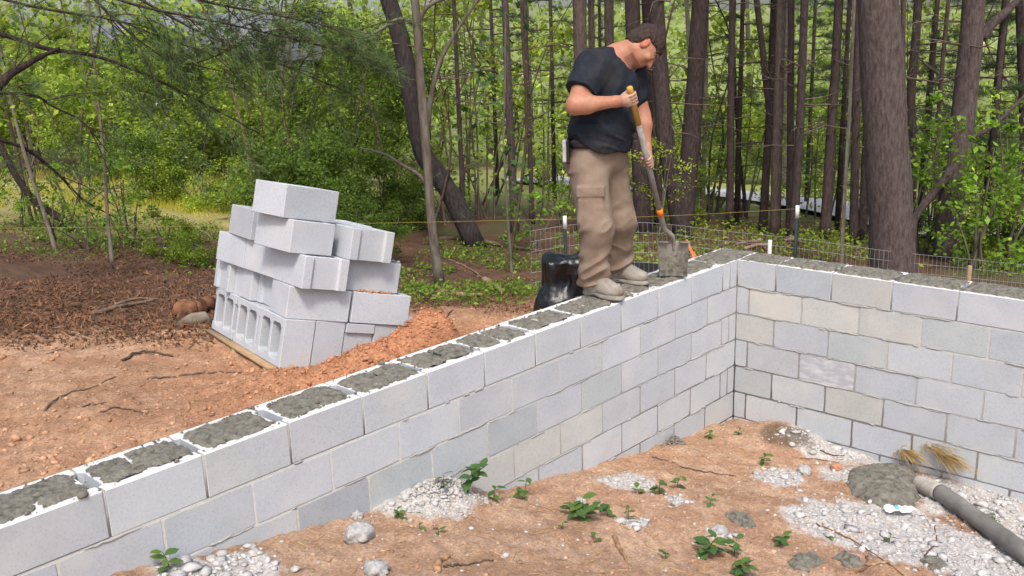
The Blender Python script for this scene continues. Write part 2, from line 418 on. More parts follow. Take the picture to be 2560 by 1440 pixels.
# ground colours by place: clay, tan soil, lime, forest floor, grass
def ground_colour(x, y):
    n1 = fbm(x * 1.3, y * 1.3, oct=4, seed=21); n2 = fbm(x * 6, y * 6, oct=4, seed=22); n3 = fbm(x * 24, y * 24, oct=2, seed=23)
    c = np.zeros(x.shape + (3,))
    tan = np.array([0.40, 0.245, 0.155]); tan2 = np.array([0.49, 0.33, 0.225]); clay = np.array([0.43, 0.215, 0.122])
    c[:] = (tan + (tan2 - tan) * sstep(-0.3, 0.4, n2 + 0.4 * n3)[..., None]) * (1 + 0.22 * n1 + 0.10 * n3)[..., None]
    inside = (x > -0.15) & (y > -0.15)
    # reddish clay round the pallet and along the outside of the wall
    wc = np.exp(-(((x - 2.2) / 1.5)**2 + ((y + 1.0) / 0.8)**2)) * 1.1 + 0.3 * n1 + 0.15 * n2
    wc = np.where(inside, 0, np.clip(wc, 0, 1))
    c = c + (clay * (1 + 0.3 * n3[..., None]) - c) * wc[..., None]
    c = np.where(inside[..., None], c, c * np.array([1.04, 0.97, 0.90]))
    # lime spill inside
    lime = np.zeros(x.shape)
    for (px, py, r, s) in LIME:
        p = hit(px, py)
        lime = np.maximum(lime, s * np.exp(-((x - p[0])**2 + (y - p[1])**2) / r**2))
    lime = np.where(inside, lime, 0)
    wl = sstep(0.28, 0.50, lime + 0.30 * n2 + 0.14 * n3 + 0.12 * n1)
    rid = np.abs(fbm(x * 9, y * 9, oct=3, seed=71)); lc = np.array([0.56, 0.54, 0.52]) * (1 + 0.14 * n3[..., None]); wl = wl * sstep(0.0, 0.05, rid + 0.02)
    c = c + (lc - c) * wl[..., None]
    p = hit(1965, 1085)
    wd_ = sstep(0.35, 0.7, np.exp(-((x - p[0])**2 + (y - p[1])**2) / 0.20**2) + 0.35 * n2) * inside
    c = c + (np.array([0.12, 0.085, 0.055]) - c) * (wd_ * 0.8)[..., None]
    # forest floor beyond the dug strip
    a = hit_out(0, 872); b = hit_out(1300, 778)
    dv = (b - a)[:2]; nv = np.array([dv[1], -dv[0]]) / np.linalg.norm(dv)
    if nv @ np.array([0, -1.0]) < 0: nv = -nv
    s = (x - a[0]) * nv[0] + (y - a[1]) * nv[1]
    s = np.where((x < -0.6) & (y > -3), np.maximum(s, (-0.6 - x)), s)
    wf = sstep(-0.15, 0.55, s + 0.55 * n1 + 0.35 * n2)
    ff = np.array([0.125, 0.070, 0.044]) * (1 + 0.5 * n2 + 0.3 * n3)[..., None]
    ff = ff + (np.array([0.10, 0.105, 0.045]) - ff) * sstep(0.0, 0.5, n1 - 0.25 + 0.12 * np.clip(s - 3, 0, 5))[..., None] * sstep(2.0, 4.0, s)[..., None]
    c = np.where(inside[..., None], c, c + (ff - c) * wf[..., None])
    # sunlit grass clearing on the left and the field beyond the trees on the right
    g0 = hit_out(240, 492)
    wg = sstep(0.30, 0.6, np.exp(-(((x - g0[0]) / 6.0)**2 + ((y - g0[1]) / 4.2)**2)) + 0.25 * n1)
    gc = np.array([0.36, 0.32, 0.12]) * (1 + 0.25 * n2[..., None])
    c = c + (gc - c) * (wg * (~inside))[..., None]
    wr = sstep(10, 15, np.hypot(x - 2, y)) * sstep(-13, -8, y - x * 0.35) * (~inside)
    c = c + (np.array([0.33, 0.35, 0.11]) * (1 + 0.3 * n2[..., None]) - c) * wr[..., None]
    wh_ = sstep(24, 34, np.hypot(x - 2, y + 1)); c = c + (np.array([0.22, 0.26, 0.085]) * (1 + 0.4 * n1 + 0.3 * n2)[..., None] - c) * wh_[..., None]
    return np.clip(c, 0.01, 0.9)

LIME = [(2250, 1330, 0.42, 1.0), (2420, 1250, 0.45, 1.0), (2480, 1400, 0.42, 1.0), (2080, 1300, 0.26, 1.0), (2150, 1120, 0.33, 1.0), (2350, 1400, 0.25, 0.9),
        (2030, 1100, 0.22, 0.9), (1945, 1195, 0.16, 0.85), (1560, 1205, 0.15, 0.8), (1090, 1212, 0.20, 1.0), (600, 1420, 0.16, 0.9), (480, 1430, 0.15, 0.9), (1800, 1335, 0.07, 0.7),
        (1590, 1320, 0.07, 0.7), (960, 1275, 0.09, 0.8), (1690, 1250, 0.06, 0.7), (2130, 1200, 0.2, 1.0), (2560, 1320, 0.35, 1.0)]
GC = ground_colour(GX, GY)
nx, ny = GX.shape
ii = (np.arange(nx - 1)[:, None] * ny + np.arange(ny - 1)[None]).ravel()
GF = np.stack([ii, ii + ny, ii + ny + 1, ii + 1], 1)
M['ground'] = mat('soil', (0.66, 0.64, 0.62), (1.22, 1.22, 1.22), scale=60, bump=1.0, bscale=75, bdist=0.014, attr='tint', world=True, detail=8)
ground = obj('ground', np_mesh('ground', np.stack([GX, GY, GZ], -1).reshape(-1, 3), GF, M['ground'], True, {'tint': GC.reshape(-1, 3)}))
tag(ground, kind='structure')

# pale gravel drive seen between the trunks
def ribbon(name, pxs, half, mt, lift=0.05):
    P = np.array([hit_out(*p) for p in pxs]); P = spline(P, 60)
    T = np.gradient(P, axis=0); N_ = np.stack([-T[:, 1], T[:, 0], 0 * T[:, 0]], 1); N_ /= np.linalg.norm(N_, axis=1)[:, None]
    rows = []
    for k in np.linspace(-1, 1, 7):
        Q = P + N_ * half * k; Q[:, 2] = gz_smooth(Q[:, 0], Q[:, 1]) + lift + 0.03
        rows.append(Q)
    V = np.stack(rows, 1).reshape(-1, 3); i = (np.arange(59)[:, None] * 7 + np.arange(6)[None]).ravel()
    return obj(name, np_mesh(name, V, np.stack([i, i + 7, i + 8, i + 1], 1), mt, True))
tag(ribbon('gravel_road', [(1330, 452), (1500, 468), (1700, 478), (1850, 492), (2010, 512), (2200, 545), (2330, 575), (2480, 600)], 1.1, M['gravel']), kind='structure')

# ------------------------------------------------------------------ concrete blocks
BL, BH, BW = 0.397, 0.193, 0.295       # 16 x 8 x 12 inch block
CB, CC = 0.4064, 0.2032                # module

def bm_to_mesh(bm, name, mt):
    me = bpy.data.meshes.new(name); bm.to_mesh(me); bm.free(); me.materials.append(mt); return me

def hollow_block(name, ears=True):
    """length along x (0..BL), width along y (0..BW), height z (0..BH); two cores"""
    bm = bmesh.new(); e, d = 0.055, 0.020
    if ears:
        o = [(0, 0), (BL, 0), (BL, e), (BL - d, e + 0.008), (BL - d, BW - e - 0.008), (BL, BW - e), (BL, BW), (0, BW), (0, BW - e), (d, BW - e - 0.008), (d, e + 0.008), (0, e)]
    else:
        o = [(0, 0), (BL, 0), (BL, BW), (0, BW)]
    loops = [o]
    s = 0.040
    for x0, x1 in ((0.048, BL / 2 - 0.016), (BL / 2 + 0.016, BL - 0.048)):
        c = 0.02
        loops.append([(x0 + c, s), (x1 - c, s), (x1, s + c), (x1, BW - s - c), (x1 - c, BW - s), (x0 + c, BW - s), (x0, BW - s - c), (x0, s + c)])
    edges = []
    for lp in loops:
        vs_ = [bm.verts.new((x, y, 0)) for x, y in lp]
        edges += [bm.edges.new((vs_[i], vs_[(i + 1) % len(vs_)])) for i in range(len(vs_))]
    bmesh.ops.triangle_fill(bm, use_beauty=True, use_dissolve=False, edges=edges)
    r = bmesh.ops.extrude_face_region(bm, geom=bm.faces[:])
    for v in [g for g in r['geom'] if isinstance(g, bmesh.types.BMVert)]: v.co.z = BH
    bmesh.ops.recalc_face_normals(bm, faces=bm.faces[:])
    be = [ed for ed in bm.edges if len(ed.link_faces) == 2 and ed.calc_face_angle(0) > 1.2]
    bmesh.ops.bevel(bm, geom=be, offset=0.0035, segments=1, affect='EDGES')
    return bm_to_mesh(bm, name, M['block'])

def solid_block(name, l, w=BW, h=BH, seed=0):
    """block with slightly ragged, chipped arrises"""
    rr = random.Random(seed); bm = bmesh.new(); bmesh.ops.create_cube(bm, size=1.0)
    bmesh.ops.subdivide_edges(bm, edges=bm.edges[:], cuts=7, use_grid_fill=True)
    chips = [Vector((rr.choice((-.5, .5)), rr.choice((-.5, .5)), rr.uniform(-.5, .5))) if rr.random() < .5 else Vector((rr.uniform(-.5, .5), rr.choice((-.5, .5)), rr.choice((-.5, .5)))) for _ in range(3)]
    for v in bm.verts:
        ex = [abs(abs(c) - .5) < 1e-4 for c in v.co]
        p = Vector(((v.co.x + 0.5) * l, (v.co.y + 0.5) * w, (v.co.z + 0.5) * h))
        if sum(ex) >= 2:
            d = rr.uniform(0.0, 0.0022) + (0.003 if any((v.co - c).length < 0.09 for c in chips) else 0) + (0.002 if sum(ex) == 3 else 0)
            for a in (0, 2):
                if ex[a]: p[a] -= math.copysign(d, v.co[a])
        v.co = p
    return bm_to_mesh(bm, name, M['block'])

ME_EAR = hollow_block('block', True)
ME_PLAIN = hollow_block('block', False)
def with_lit_top(me):
    """copy of a block whose upper face is whitened to imitate bright sky light"""
    me = me.copy(); me.materials.append(M['sky_lit_top'])
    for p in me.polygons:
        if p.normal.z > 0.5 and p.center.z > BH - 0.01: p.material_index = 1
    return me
ME_TOP = with_lit_top(ME_EAR)
TOPS = {}
SOLID = {}
rb = random.Random(3)
def solid(l):
    k = (round(l, 3), rb.randrange(6))
    if k not in SOLID: SOLID[k] = solid_block('block', l, seed=k[1] * 31 + int(l * 1000))
    return SOLID[k]

wall = thing('block_wall', 'L-shaped pale grey concrete block wall, wet mortar along its top', 'wall', (0, 0, 0))
TINTS = {'beige': (1.03, 0.985, 0.90), 'grey': (0.86, 0.88, 0.88), 'dark': (0.80, 0.82, 0.84), 'green': (0.93, 0.95, 0.92)}
special = {('L', 3, 2.03): 'beige', ('L', 3, 1.62): 'beige', ('L', 3, 2.44): 'beige', ('L', 2, 2.23): 'grey', ('L', 2, 3.45): 'dark', ('L', 2, 1.42): 'green', ('L', 2, 3.05): 'green',
           ('R', 0, 0.71): 'beige', ('R', 1, 0.10): 'beige', ('R', 1, 0.51): 'beige', ('R', 1, 0.91): 'beige', ('R', 1, 1.32): 'green', ('R', 2, 0.0): 'beige', ('R', 2, 0.71): 'green',
           ('R', 4, 0.71): 'beige', ('R', 3, 0.51): 'film', ('R', 4, 0.0): 'green', ('R', 0, 0.30): 'grey'}
def tint_for(side, c, s):
    for (a, b, u), k in special.items():
        if a == side and b == c and abs(u - s) < 0.06: return k
    return None
TOPB = {'L': [], 'R': []}
def place_block(side, c, s, l, top):
    """one block of course c starting s metres from the inner corner along its wall"""
    z = -c * CC - BH - 0.0046 + rb.uniform(-0.0015, 0.0015)
    lay = l - 0.0115
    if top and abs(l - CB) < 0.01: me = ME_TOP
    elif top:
        if l not in TOPS: TOPS[l] = with_lit_top(solid(lay))
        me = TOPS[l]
    else: me = solid(lay)
    k = tint_for(side, c, s)
    if k == 'film':
        me = me.copy(); me.materials.clear(); me.materials.append(M['film'])
    o = obj('block', me, wall)
    j = rb.uniform(-0.0002, 0.0026); a = rb.uniform(-0.004, 0.004)
    if side == 'L':
        o.location = (s + 0.0057, -BW + j, z); o.rotation_euler = (0, rb.uniform(-0.002, 0.002), a * 0.5)
    else:
        o.location = (j, s + 0.0057, z); o.rotation_euler = (0, 0, math.pi / 2 + a * 0.5)
    v = rb.uniform(0.93, 1.05); t = TINTS.get(k, (1 + rb.uniform(-.012, .012), 1.0, 1 + rb.uniform(-.012, .02)))
    o.color = (t[0] * v, t[1] * v, t[2] * v, 1)
    if k == 'film': o['label'] = 'block with a shiny white streaked film on its face'
    if top: TOPB[side].append((s, l))

NC = 7
for c in range(NC):
    odd = c % 2 == 0
    cuts = [0, 0.1016, 0.2032] if odd else [0]
    s = 0.2032 if odd else 0.0
    if odd:
        place_block('L', c, 0, 0.1016, c == 0); place_block('L', c, 0.1016, 0.1016, c == 0)
    while s < 5.6:
        gtop = float(gz_smooth(np.array([s + 0.2]), np.array([0.3]))[0])
        if -c * CC > gtop - 0.22: place_block('L', c, s, CB, c == 0)
        s += CB
    if odd: place_block('R', c, 0, 0.3048, c == 0); s = 0.3048
    else: place_block('R', c, 0, 0.1016, c == 0); s = 0.1016
    while s < 3.2:
        place_block('R', c, s, CB, c == 0); s += CB
# corner blocks under the top course's corner square
for c in range(NC):
    o = obj('block', solid(0.2905) if c else with_lit_top(solid(0.2905)), wall, (-BW + 0.002, -BW + 0.002, -c * CC - BH - 0.0046))
    o.color = (1, 1, 1, 1)

# joint mortar: recessed backing of both walls below the top course, plus head joints of the top course
mb = MB()
rj = 0.0013
mb.box(((5.6 - 0.0) / 2 - 0.006, -BW / 2, -0.1996 - 0.62), (2.80, BW / 2 - rj, 0.62))
mb.box((-BW / 2, 1.60, -0.1996 - 0.62), (BW / 2 - rj, 1.60, 0.62))
for side in 'LR':
    for s, l in TOPB[side]:
        for off in (0.0190, BW - 0.0190):
            if side == 'L': mb.box((s, -off, -CC / 2 - 0.004), (0.0052, 0.0165, CC / 2 - 0.004))
            else: mb.box((-off, s, -CC / 2 - 0.004), (0.0165, 0.0052, CC / 2 - 0.004))
mb.build('mortar_joint', M['joint'], wall)
# smears of mortar squeezed out of a few joints
rs = np.random.default_rng(5)
mb = MB()
for _ in range(190):
    if rs.random() < 0.55: side, s = 'L', rs.uniform(0.2, 5.0)
    else: side, s = 'R', rs.uniform(0.1, 2.3)
    c = rs.integers(1, 6); zz = -c * CC + rs.uniform(-0.004, 0.004)
    n = 9; L_ = rs.uniform(0.01, 0.11); t = np.linspace(-1, 1, n)
    pts = np.stack([s + t * L_, 0.001 + 0 * t, zz + rs.uniform(-0.003, 0.003, n)], 1)
    if side == 'R': pts = np.stack([pts[:, 1], pts[:, 0], pts[:, 2]], 1)
    mb.tube(pts, (1 - t**2)**0.5 * rs.uniform(0.003, 0.0065) + 0.0006, 6)
tag(mb.build('mortar_smear', M['joint'], wall, True), kind='stuff')

# ------------------------------------------------------------------ fresh mortar on top of the wall
def patch(side, s0, s1, w0, w1, seed, merge=0.5, h=0.012, parent=None, notch=True):
    st = 0.0055
    u = np.arange(s0 - 0.02, s1 + 0.02, st); w = np.arange(w0 - 0.02, w1 + 0.02, st)
    U, W_ = np.meshgrid(u, w, indexing='ij')
    cx, cy = (s0 + s1) / 2, (w0 + w1) / 2; hx, hy = (s1 - s0) / 2, (w1 - w0) / 2
    qx, qy = np.abs(U - cx) - hx + 0.03, np.abs(W_ - cy) - hy + 0.03
    sd = np.hypot(np.clip(qx, 0, None), np.clip(qy, 0, None)) + np.minimum(np.maximum(qx, qy), 0) - 0.03
    if notch:
        g = np.abs(U - cx - 0.02 * np.sin(seed)) - 0.012
        far = np.where(W_ < cy, 1, -1) * (1 if seed % 3 else -1)
        depth = (np.abs(W_ - cy) * far)
        sd = np.maximum(sd, -np.maximum(g, -(depth - 0.05 * np.cos(seed * 2.1))))
    sd = sd + 0.020 * fbm(U * 24 + seed * 9, W_ * 24, oct=3, seed=seed) + 0.013 * fbm(U * 85, W_ * 85 + seed, oct=2, seed=seed + 3) + 0.004
    Z = np.where(sd < 0, np.minimum(h * 0.62, -sd * 0.40) + 0.0014 + (0.0060 * fbm(U * 50, W_ * 50, oct=3, seed=seed + 7) - 0.004 * sstep(0.25, 0.5, fbm(U * 60, W_ * 60, oct=2, seed=seed + 27))) * np.clip(-sd * 60, 0, 1), -0.004)
    ins = sd < 0
    any_ = ins[:-1, :-1] | ins[1:, :-1] | ins[:-1, 1:] | ins[1:, 1:]
    n2 = U.shape[1]
    I, J = np.nonzero(any_); b = I * n2 + J
    F = np.stack([b, b + n2, b + n2 + 1, b + 1], 1)
    V = np.stack([U, W_, Z], -1).reshape(-1, 3)
    if side == 'R': V = V[:, [1, 0, 2]]; F = F[:, ::-1]
    used = np.unique(F); mp = np.zeros(len(V), int); mp[used] = np.arange(len(used))
    return obj('mortar_patch', np_mesh('mortar_patch', V[used], mp[F], M['mortar'], True), parent or wall)

k = 1
for s, l in TOPB['L']:
    k += 1
    if l < 0.2: continue
    if s > 3.3 and k % 4 != 2: patch('L', s + 0.038, s + l - 0.038, -BW + 0.036, -0.032, k, notch=(k % 4 != 1))
    elif k % 3 == 0:
        patch('L', s + 0.030, s + l / 2 - 0.010, -BW + 0.045, -0.035, k, notch=False); patch('L', s + l / 2 + 0.012, s + l - 0.030, -BW + 0.040, -0.042, k + 200, notch=False)
    else: patch('L', s + 0.022, s + l - 0.028, -BW + 0.048, -0.036 + 0.012 * math.sin(k * 3), k, notch=True)
patch('L', -0.265, 0.19, -BW + 0.03, -0.012, 40, notch=False)
for s, l in TOPB['R']:
    k += 1
    patch('R', s + 0.012, s + l - 0.015 + (0.02 if s > 1.2 else 0), -BW + 0.035, -0.018, k + 60, notch=False, h=0.016)

# crumbs of mortar spilled on the pale margins of the wall top
rc = np.random.default_rng(15); mb = MB()
bm_ = bmesh.new(); bmesh.ops.create_icosphere(bm_, subdivisions=1, radius=1); IV = np.array([v.co[:] for v in bm_.verts]); IF = np.array([[v.index for v in f.verts] for f in bm_.faces]); bm_.free()
for _ in range(420):
    s_ = rc.gamma(1.4, .0018) + .0014
    if rc.random() < .72: p_ = (rc.uniform(-.25, 5.3), rc.choice([-rc.uniform(.006, .05), -BW + rc.uniform(.006, .05), -rc.uniform(.02, .27)]), s_ * .3)
    else: p_ = (rc.choice([-rc.uniform(.006, .04), -BW + rc.uniform(.006, .05)]), rc.uniform(0, 2.6), s_ * .3)
    mb.add(IV * (1 + rc.uniform(-.35, .35, (12, 1))) * s_ * [1.3, 1.1, .8] + np.array(p_), IF)
tag(mb.build('mortar_crumbs', M['mortar'], wall), kind='stuff')

# ------------------------------------------------------------------ pallet of loose blocks
ST_O = np.array([3.00689, -1.26137, 0.03814])
ST_A = np.array([[-0.20316566, -0.94768522, -0.24620405], [-0.97881418, 0.20310144, 0.02593457], [-0.02542658, -0.24625703, 0.96887097]])
# columns: u = away from the lens, v = to the right, w = up the stack
def stack_block(u, v, w, yaw, a_long, label, side=False, plain=False, tint=1.0, wj=None):
    """near corner at (u, v); a_long: length runs along u, otherwise along v; side: lying on its face, cores showing"""
    c, s = math.cos(yaw), math.sin(yaw)
    U = ST_A @ np.array([c, s, 0]); V = ST_A @ np.array([-s, c, 0]); W_ = ST_A[:, 2]
    P = ST_O + ST_A @ np.array([u, v, w])
    if side:     # length along u, height (core axis) along v, width along -w
        X, Y, Z = U, -W_, V
        P = P + W_ * 0.0
    elif a_long: X, Y, Z = U, V, W_
    else: X, Y, Z = V, U, W_
    m = Matrix.Identity(4)
    for i in range(3): m[i][0], m[i][1], m[i][2], m[i][3] = X[i], Y[i], Z[i], P[i]
    flip = np.linalg.det(np.stack([X, Y, Z], 1)) < 0
    if flip:     # mirror the length axis instead of the block
        for i in range(3): m[i][0] = -X[i]; m[i][3] = P[i] + X[i] * BL
    o = obj('concrete_block', ME_PLAIN if plain else ME_EAR)
    o.matrix_world = m
    o.color = (tint, tint, tint * 1.01, 1)
    return tag(o, label, 'block', 'loose concrete blocks stacked on the pallet')

T = 0.1952
sb = stack_block
sb(0.002, 0.0, 0.0, 0, True, 'loose block on its side with two open cores, nearest corner of the bottom row', side=True, plain=True, tint=0.98)
sb(0.405, 0.004, -0.003, 0, True, 'loose block on its side, middle one of the three showing open cores', side=True, tint=0.97)
sb(0.808, -0.003, 0.002, 0, True, 'loose block on its side, farthest left of the three showing open cores', side=True, tint=0.95)
sb(0.008, 0.2, 0.0, 0, True, 'flat-ended loose block on its side, second along the right face of the bottom row', side=True, plain=True, tint=0.95)
sb(0.000, 0.4, -0.004, 0, True, 'loose block on its side with a recessed end, bottom row behind the clay heap', side=True, tint=0.93)
sb(0.010, 0.6, 0.002, 0, True, 'bottom row block on its side half sunk behind the clay heap peak', side=True, plain=True, tint=0.93)
sb(0.010, 0.8, 0.0, 0, True, 'bottom row block on its side almost buried by the clay heap', side=True, tint=0.93)
sb(0.040, 1.0, -0.004, 0, True, 'grooved block on its side jutting out at the right end of the bottom row', side=True, tint=0.94)
sb(0.018, 0.004, 0.002, 0.05, False, 'near corner block of the second tier, right above the cores', plain=True, tint=1.0)
sb(0.000, 0.419, 0.002, 0.02, False, 'second tier block at the right with clay crumbs on its top', plain=True, tint=1.03)
sb(0.325, 0.055, 0.002, 0, False, 'recessed second tier block with a grooved end, left of the corner block', tint=0.95)
sb(0.625, 0.012, 0.002, 0.0, False, 'second tier block with a plain end, third from the near corner', plain=True, tint=1.01)
sb(0.925, -0.03, 0.002, 0.03, False, 'leftmost second tier block, its end sticking out', plain=False, tint=0.97)
sb(-0.082, 0.033, T + 0.002, -0.06, True, 'third tier block with two vertical ridges on its end, at the near corner', tint=1.03)
sb(0.030, 0.342, T + 0.002, -0.03, False, 'third tier block at the right with a ragged mortar crust on top', plain=True, tint=0.95)
sb(0.325, 0.017, T + 0.002, -0.10, True, 'third tier block in the middle of the left face', plain=True, tint=0.99)
sb(0.728, -0.024, T + 0.002, -0.10, True, 'third tier block at the far left of the stack', plain=True, tint=1.0)
sb(-0.020, -0.045, 2 * T + 0.002, -0.16, True, 'fourth tier block directly under the top block, beige stain at its foot', plain=True, tint=0.98)
sb(-0.070, 0.315, 2 * T + 0.002, -0.06, True, 'fourth tier block at the right with a grooved end', tint=0.93)
sb(0.590, -0.05, 2 * T + 0.002, 0.0, True, 'darker fourth tier block at the left behind the top block', plain=True, tint=0.84)
sb(0.345, 0.36, 2 * T + 0.002, 0.02, True, 'fourth tier block at the back, only its open top showing', tint=0.97)
sb(0.020, -0.095, 3 * T + 0.002, -0.27, False, 'single block sitting alone on the very top of the stack', plain=True, tint=0.99)

pal = thing('pallet', 'weathered wooden pallet sunk in clay under the stacked blocks', 'pallet', tuple(ST_O + ST_A @ np.array([0.6, 0.6, -0.42])))
def pal_piece(name, u0, u1, v0, v1, w0, w1):
    m = MB(); c = np.array([(u0 + u1) / 2, (v0 + v1) / 2, (w0 + w1) / 2])
    m.box(ST_O + ST_A @ c - np.array(pal.location), ((u1 - u0) / 2, (v1 - v0) / 2, (w1 - w0) / 2), ST_A)
    o = m.build(name, M['wood'], pal); return o
for q, v0 in enumerate((-0.05, 0.28, 0.62, 0.95)):
    pal_piece('deck_board', 0.05, 1.24, v0, v0 + 0.14, -0.3175, -0.298)
for u0 in (0.08, 0.62, 1.16):
    pal_piece('stringer', u0, u0 + 0.04, -0.05, 1.12, -0.405, -0.318)

# ------------------------------------------------------------------ clods, rubble, litter
def ico():
    bm = bmesh.new(); bmesh.ops.create_icosphere(bm, subdivisions=1, radius=1)
    V = np.array([v.co[:] for v in bm.verts]); F = np.array([[v.index for v in f.verts] for f in bm.faces]); bm.free(); return V, F
ICO_V, ICO_F = ico()
def ico2():
    bm = bmesh.new(); bmesh.ops.create_icosphere(bm, subdivisions=3, radius=1)
    V = np.array([v.co[:] for v in bm.verts]); F = np.array([[v.index for v in f.verts] for f in bm.faces]); bm.free(); return V, F
ICO2_V, ICO2_F = ico2()

def lumps(name, P, size, mt, tints, rng, flat=0.7, kind='stuff', label=None, cat=None, parent=None):
    n = len(P); m = len(ICO_V)
    S = size[:, None, None] * np.stack([rng.uniform(.7, 1.3, n), rng.uniform(.7, 1.3, n), rng.uniform(.5, .9, n) * flat / .7], 1)[:, None, :]
    V = ICO_V[None] * (1 + rng.uniform(-.5, .42, (n, m, 1))) * S
    a = rng.uniform(0, 6.28, n); c, s = np.cos(a)[:, None], np.sin(a)[:, None]
    X = V[..., 0] * c - V[..., 1] * s; Y = V[..., 0] * s + V[..., 1] * c
    V = np.stack([X, Y, V[..., 2]], -1) + P[:, None]
    F = (ICO_F[None] + (np.arange(n) * m)[:, None, None]).reshape(-1, 3)
    o = obj(name, np_mesh(name, V.reshape(-1, 3), F, mt, False, {'tint': np.repeat(tints, m, 0)}), parent)
    return tag(o, label, cat, None, kind)

M['crumb'] = mat('soil_crumb', (0.85, 0.85, 0.85), (1.1, 1.1, 1.1), scale=30, bump=0.7, bscale=90, attr='tint')
rg = np.random.default_rng(31)
def scatter(n, fx, rng):
    P = fx(n); P = np.concatenate([P, gz(P[:, 0], P[:, 1])[:, None]], 1); return P
# clay crumbs outside the wall
P = scatter(6500, lambda n: np.stack([rg.uniform(0.0, 5.4, n), -0.33 - np.abs(rg.normal(0, 1.3, n))], 1), rg)
P2 = scatter(2600, lambda n: np.stack([rg.normal(2.5, 0.6, n), -0.85 + rg.normal(0, 0.24, n)], 1), rg)
P2 = P2[P2[:, 1] < -0.33]
PP = np.concatenate([P, P2]); sz = rg.gamma(1.5, 0.0028, len(PP)) + 0.0022
cl = ground_colour(PP[:, 0], PP[:, 1]) * rg.uniform(0.75, 1.35, (len(PP), 1))
PP[:, 2] += sz * 0.2
lumps('soil_crumbs', PP, sz, M['crumb'], np.clip(cl, 0, .8), rg, label='loose clay crumbs and pebbles strewn outside the wall', cat='pebbles')
# crumbs inside
P = scatter(4200, lambda n: np.stack([rg.uniform(0.05, 4.9, n), rg.uniform(0.04, 2.4, n)], 1), rg)
sz = rg.gamma(1.6, 0.0021, len(P)) + 0.0018
cl = ground_colour(P[:, 0], P[:, 1]) * rg.uniform(0.7, 1.3, (len(P), 1)); P[:, 2] += sz * 0.2
wh = rg.random(len(P)) < 0.14; cl[wh] = 0.50
lumps('soil_crumbs', P, sz, M['crumb'], np.clip(cl, 0, .8), rg, label='loose soil crumbs strewn inside the wall', cat='pebbles')
# lime rubble: dense where the lime lies
pl, sl = [], []
for (px, py, r, s) in LIME:
    c = hit(px, py); n = int(330 * min(r, 0.45) / 0.3)
    q = rg.normal(0, 0.55 * r, (n, 2)) + c[:2]; q = q[(q[:, 0] > 0.03) & (q[:, 1] > 0.03)]
    pl.append(q); sl.append(rg.gamma(0.55, 0.0095, len(q)) + 0.0016)
q = np.concatenate(pl); sz = np.clip(np.concatenate(sl) * 0.8, 0.0016, 0.030)
P = np.concatenate([q, gz(q[:, 0], q[:, 1])[:, None] + sz[:, None] * 0.25], 1)
g = rg.uniform(0.44, 0.60, (len(P), 1)) * np.array([[1, 0.975, 0.95]])
lumps('lime_rubble', P, sz * 1.15, M['crumb'], g, rg, flat=.5, label='white crumbled lime rubble spilled on the soil inside the wall', cat='rubble')

def chunk(name, px, py, r, mt, label, cat, seed, squash=0.75, out=False, col=(1, 1, 1), sink=0.3, rough=0.55, freq=4.6):
    p = (hit_out if out else hit)(px, py)
    V = ICO2_V * (1 + rough * fbm(ICO2_V[:, 0] * freq + seed, ICO2_V[:, 1] * freq, ICO2_V[:, 2] * freq, oct=4, seed=seed)[:, None]) * r * np.array([1.1, 0.95, squash])
    V = np.where(V[:, 2:] < -r * 0.4, np.concatenate([V[:, :2], np.full((len(V), 1), -r * 0.4)], 1), V)
    o = obj(name, np_mesh(name, V, ICO2_F, mt, False), None, (p[0], p[1], p[2] + r * squash * (0.75 - sink)), (0, 0, seed))
    o.color = (*col, 1)
    return tag(o, label, cat)

for i, (px, py, r, lb) in enumerate([
        (897, 1352, 0.062, 'large crumbly white lime lump alone on bare soil near the wall'),
        (893, 1300, 0.030, 'small white lime lump just above the large lone lump'),
        (942, 1436, 0.048, 'white lime lump cut by the bottom edge of the picture'),
        (1798, 1333, 0.042, 'white lime lump beside the big weed at the bottom right'),
        (1452, 1258, 0.030, 'flat white lime lump left of the broad weed cluster'),
        (1690, 1262, 0.026, 'pale lime lump between two small weeds right of the centre'),
        (1605, 1325, 0.028, 'pale lime lump in front of the small upright weed'),
        (2010, 1185, 0.045, 'rounded pale lime lump at the left of the wet concrete mound'),
        (2400, 1110, 0.032, 'white stone at the foot of the short wall behind dry straw')]):
    chunk('lime_lump', px, py, r, M['lime'], lb, 'lump', i + 3, col=(1.2, 1.2, 1.2))
chunk('rock', 2090, 1178, 0.035, M['pinkrock'], 'pinkish clay rock left of the wet concrete mound', 'rock', 21)

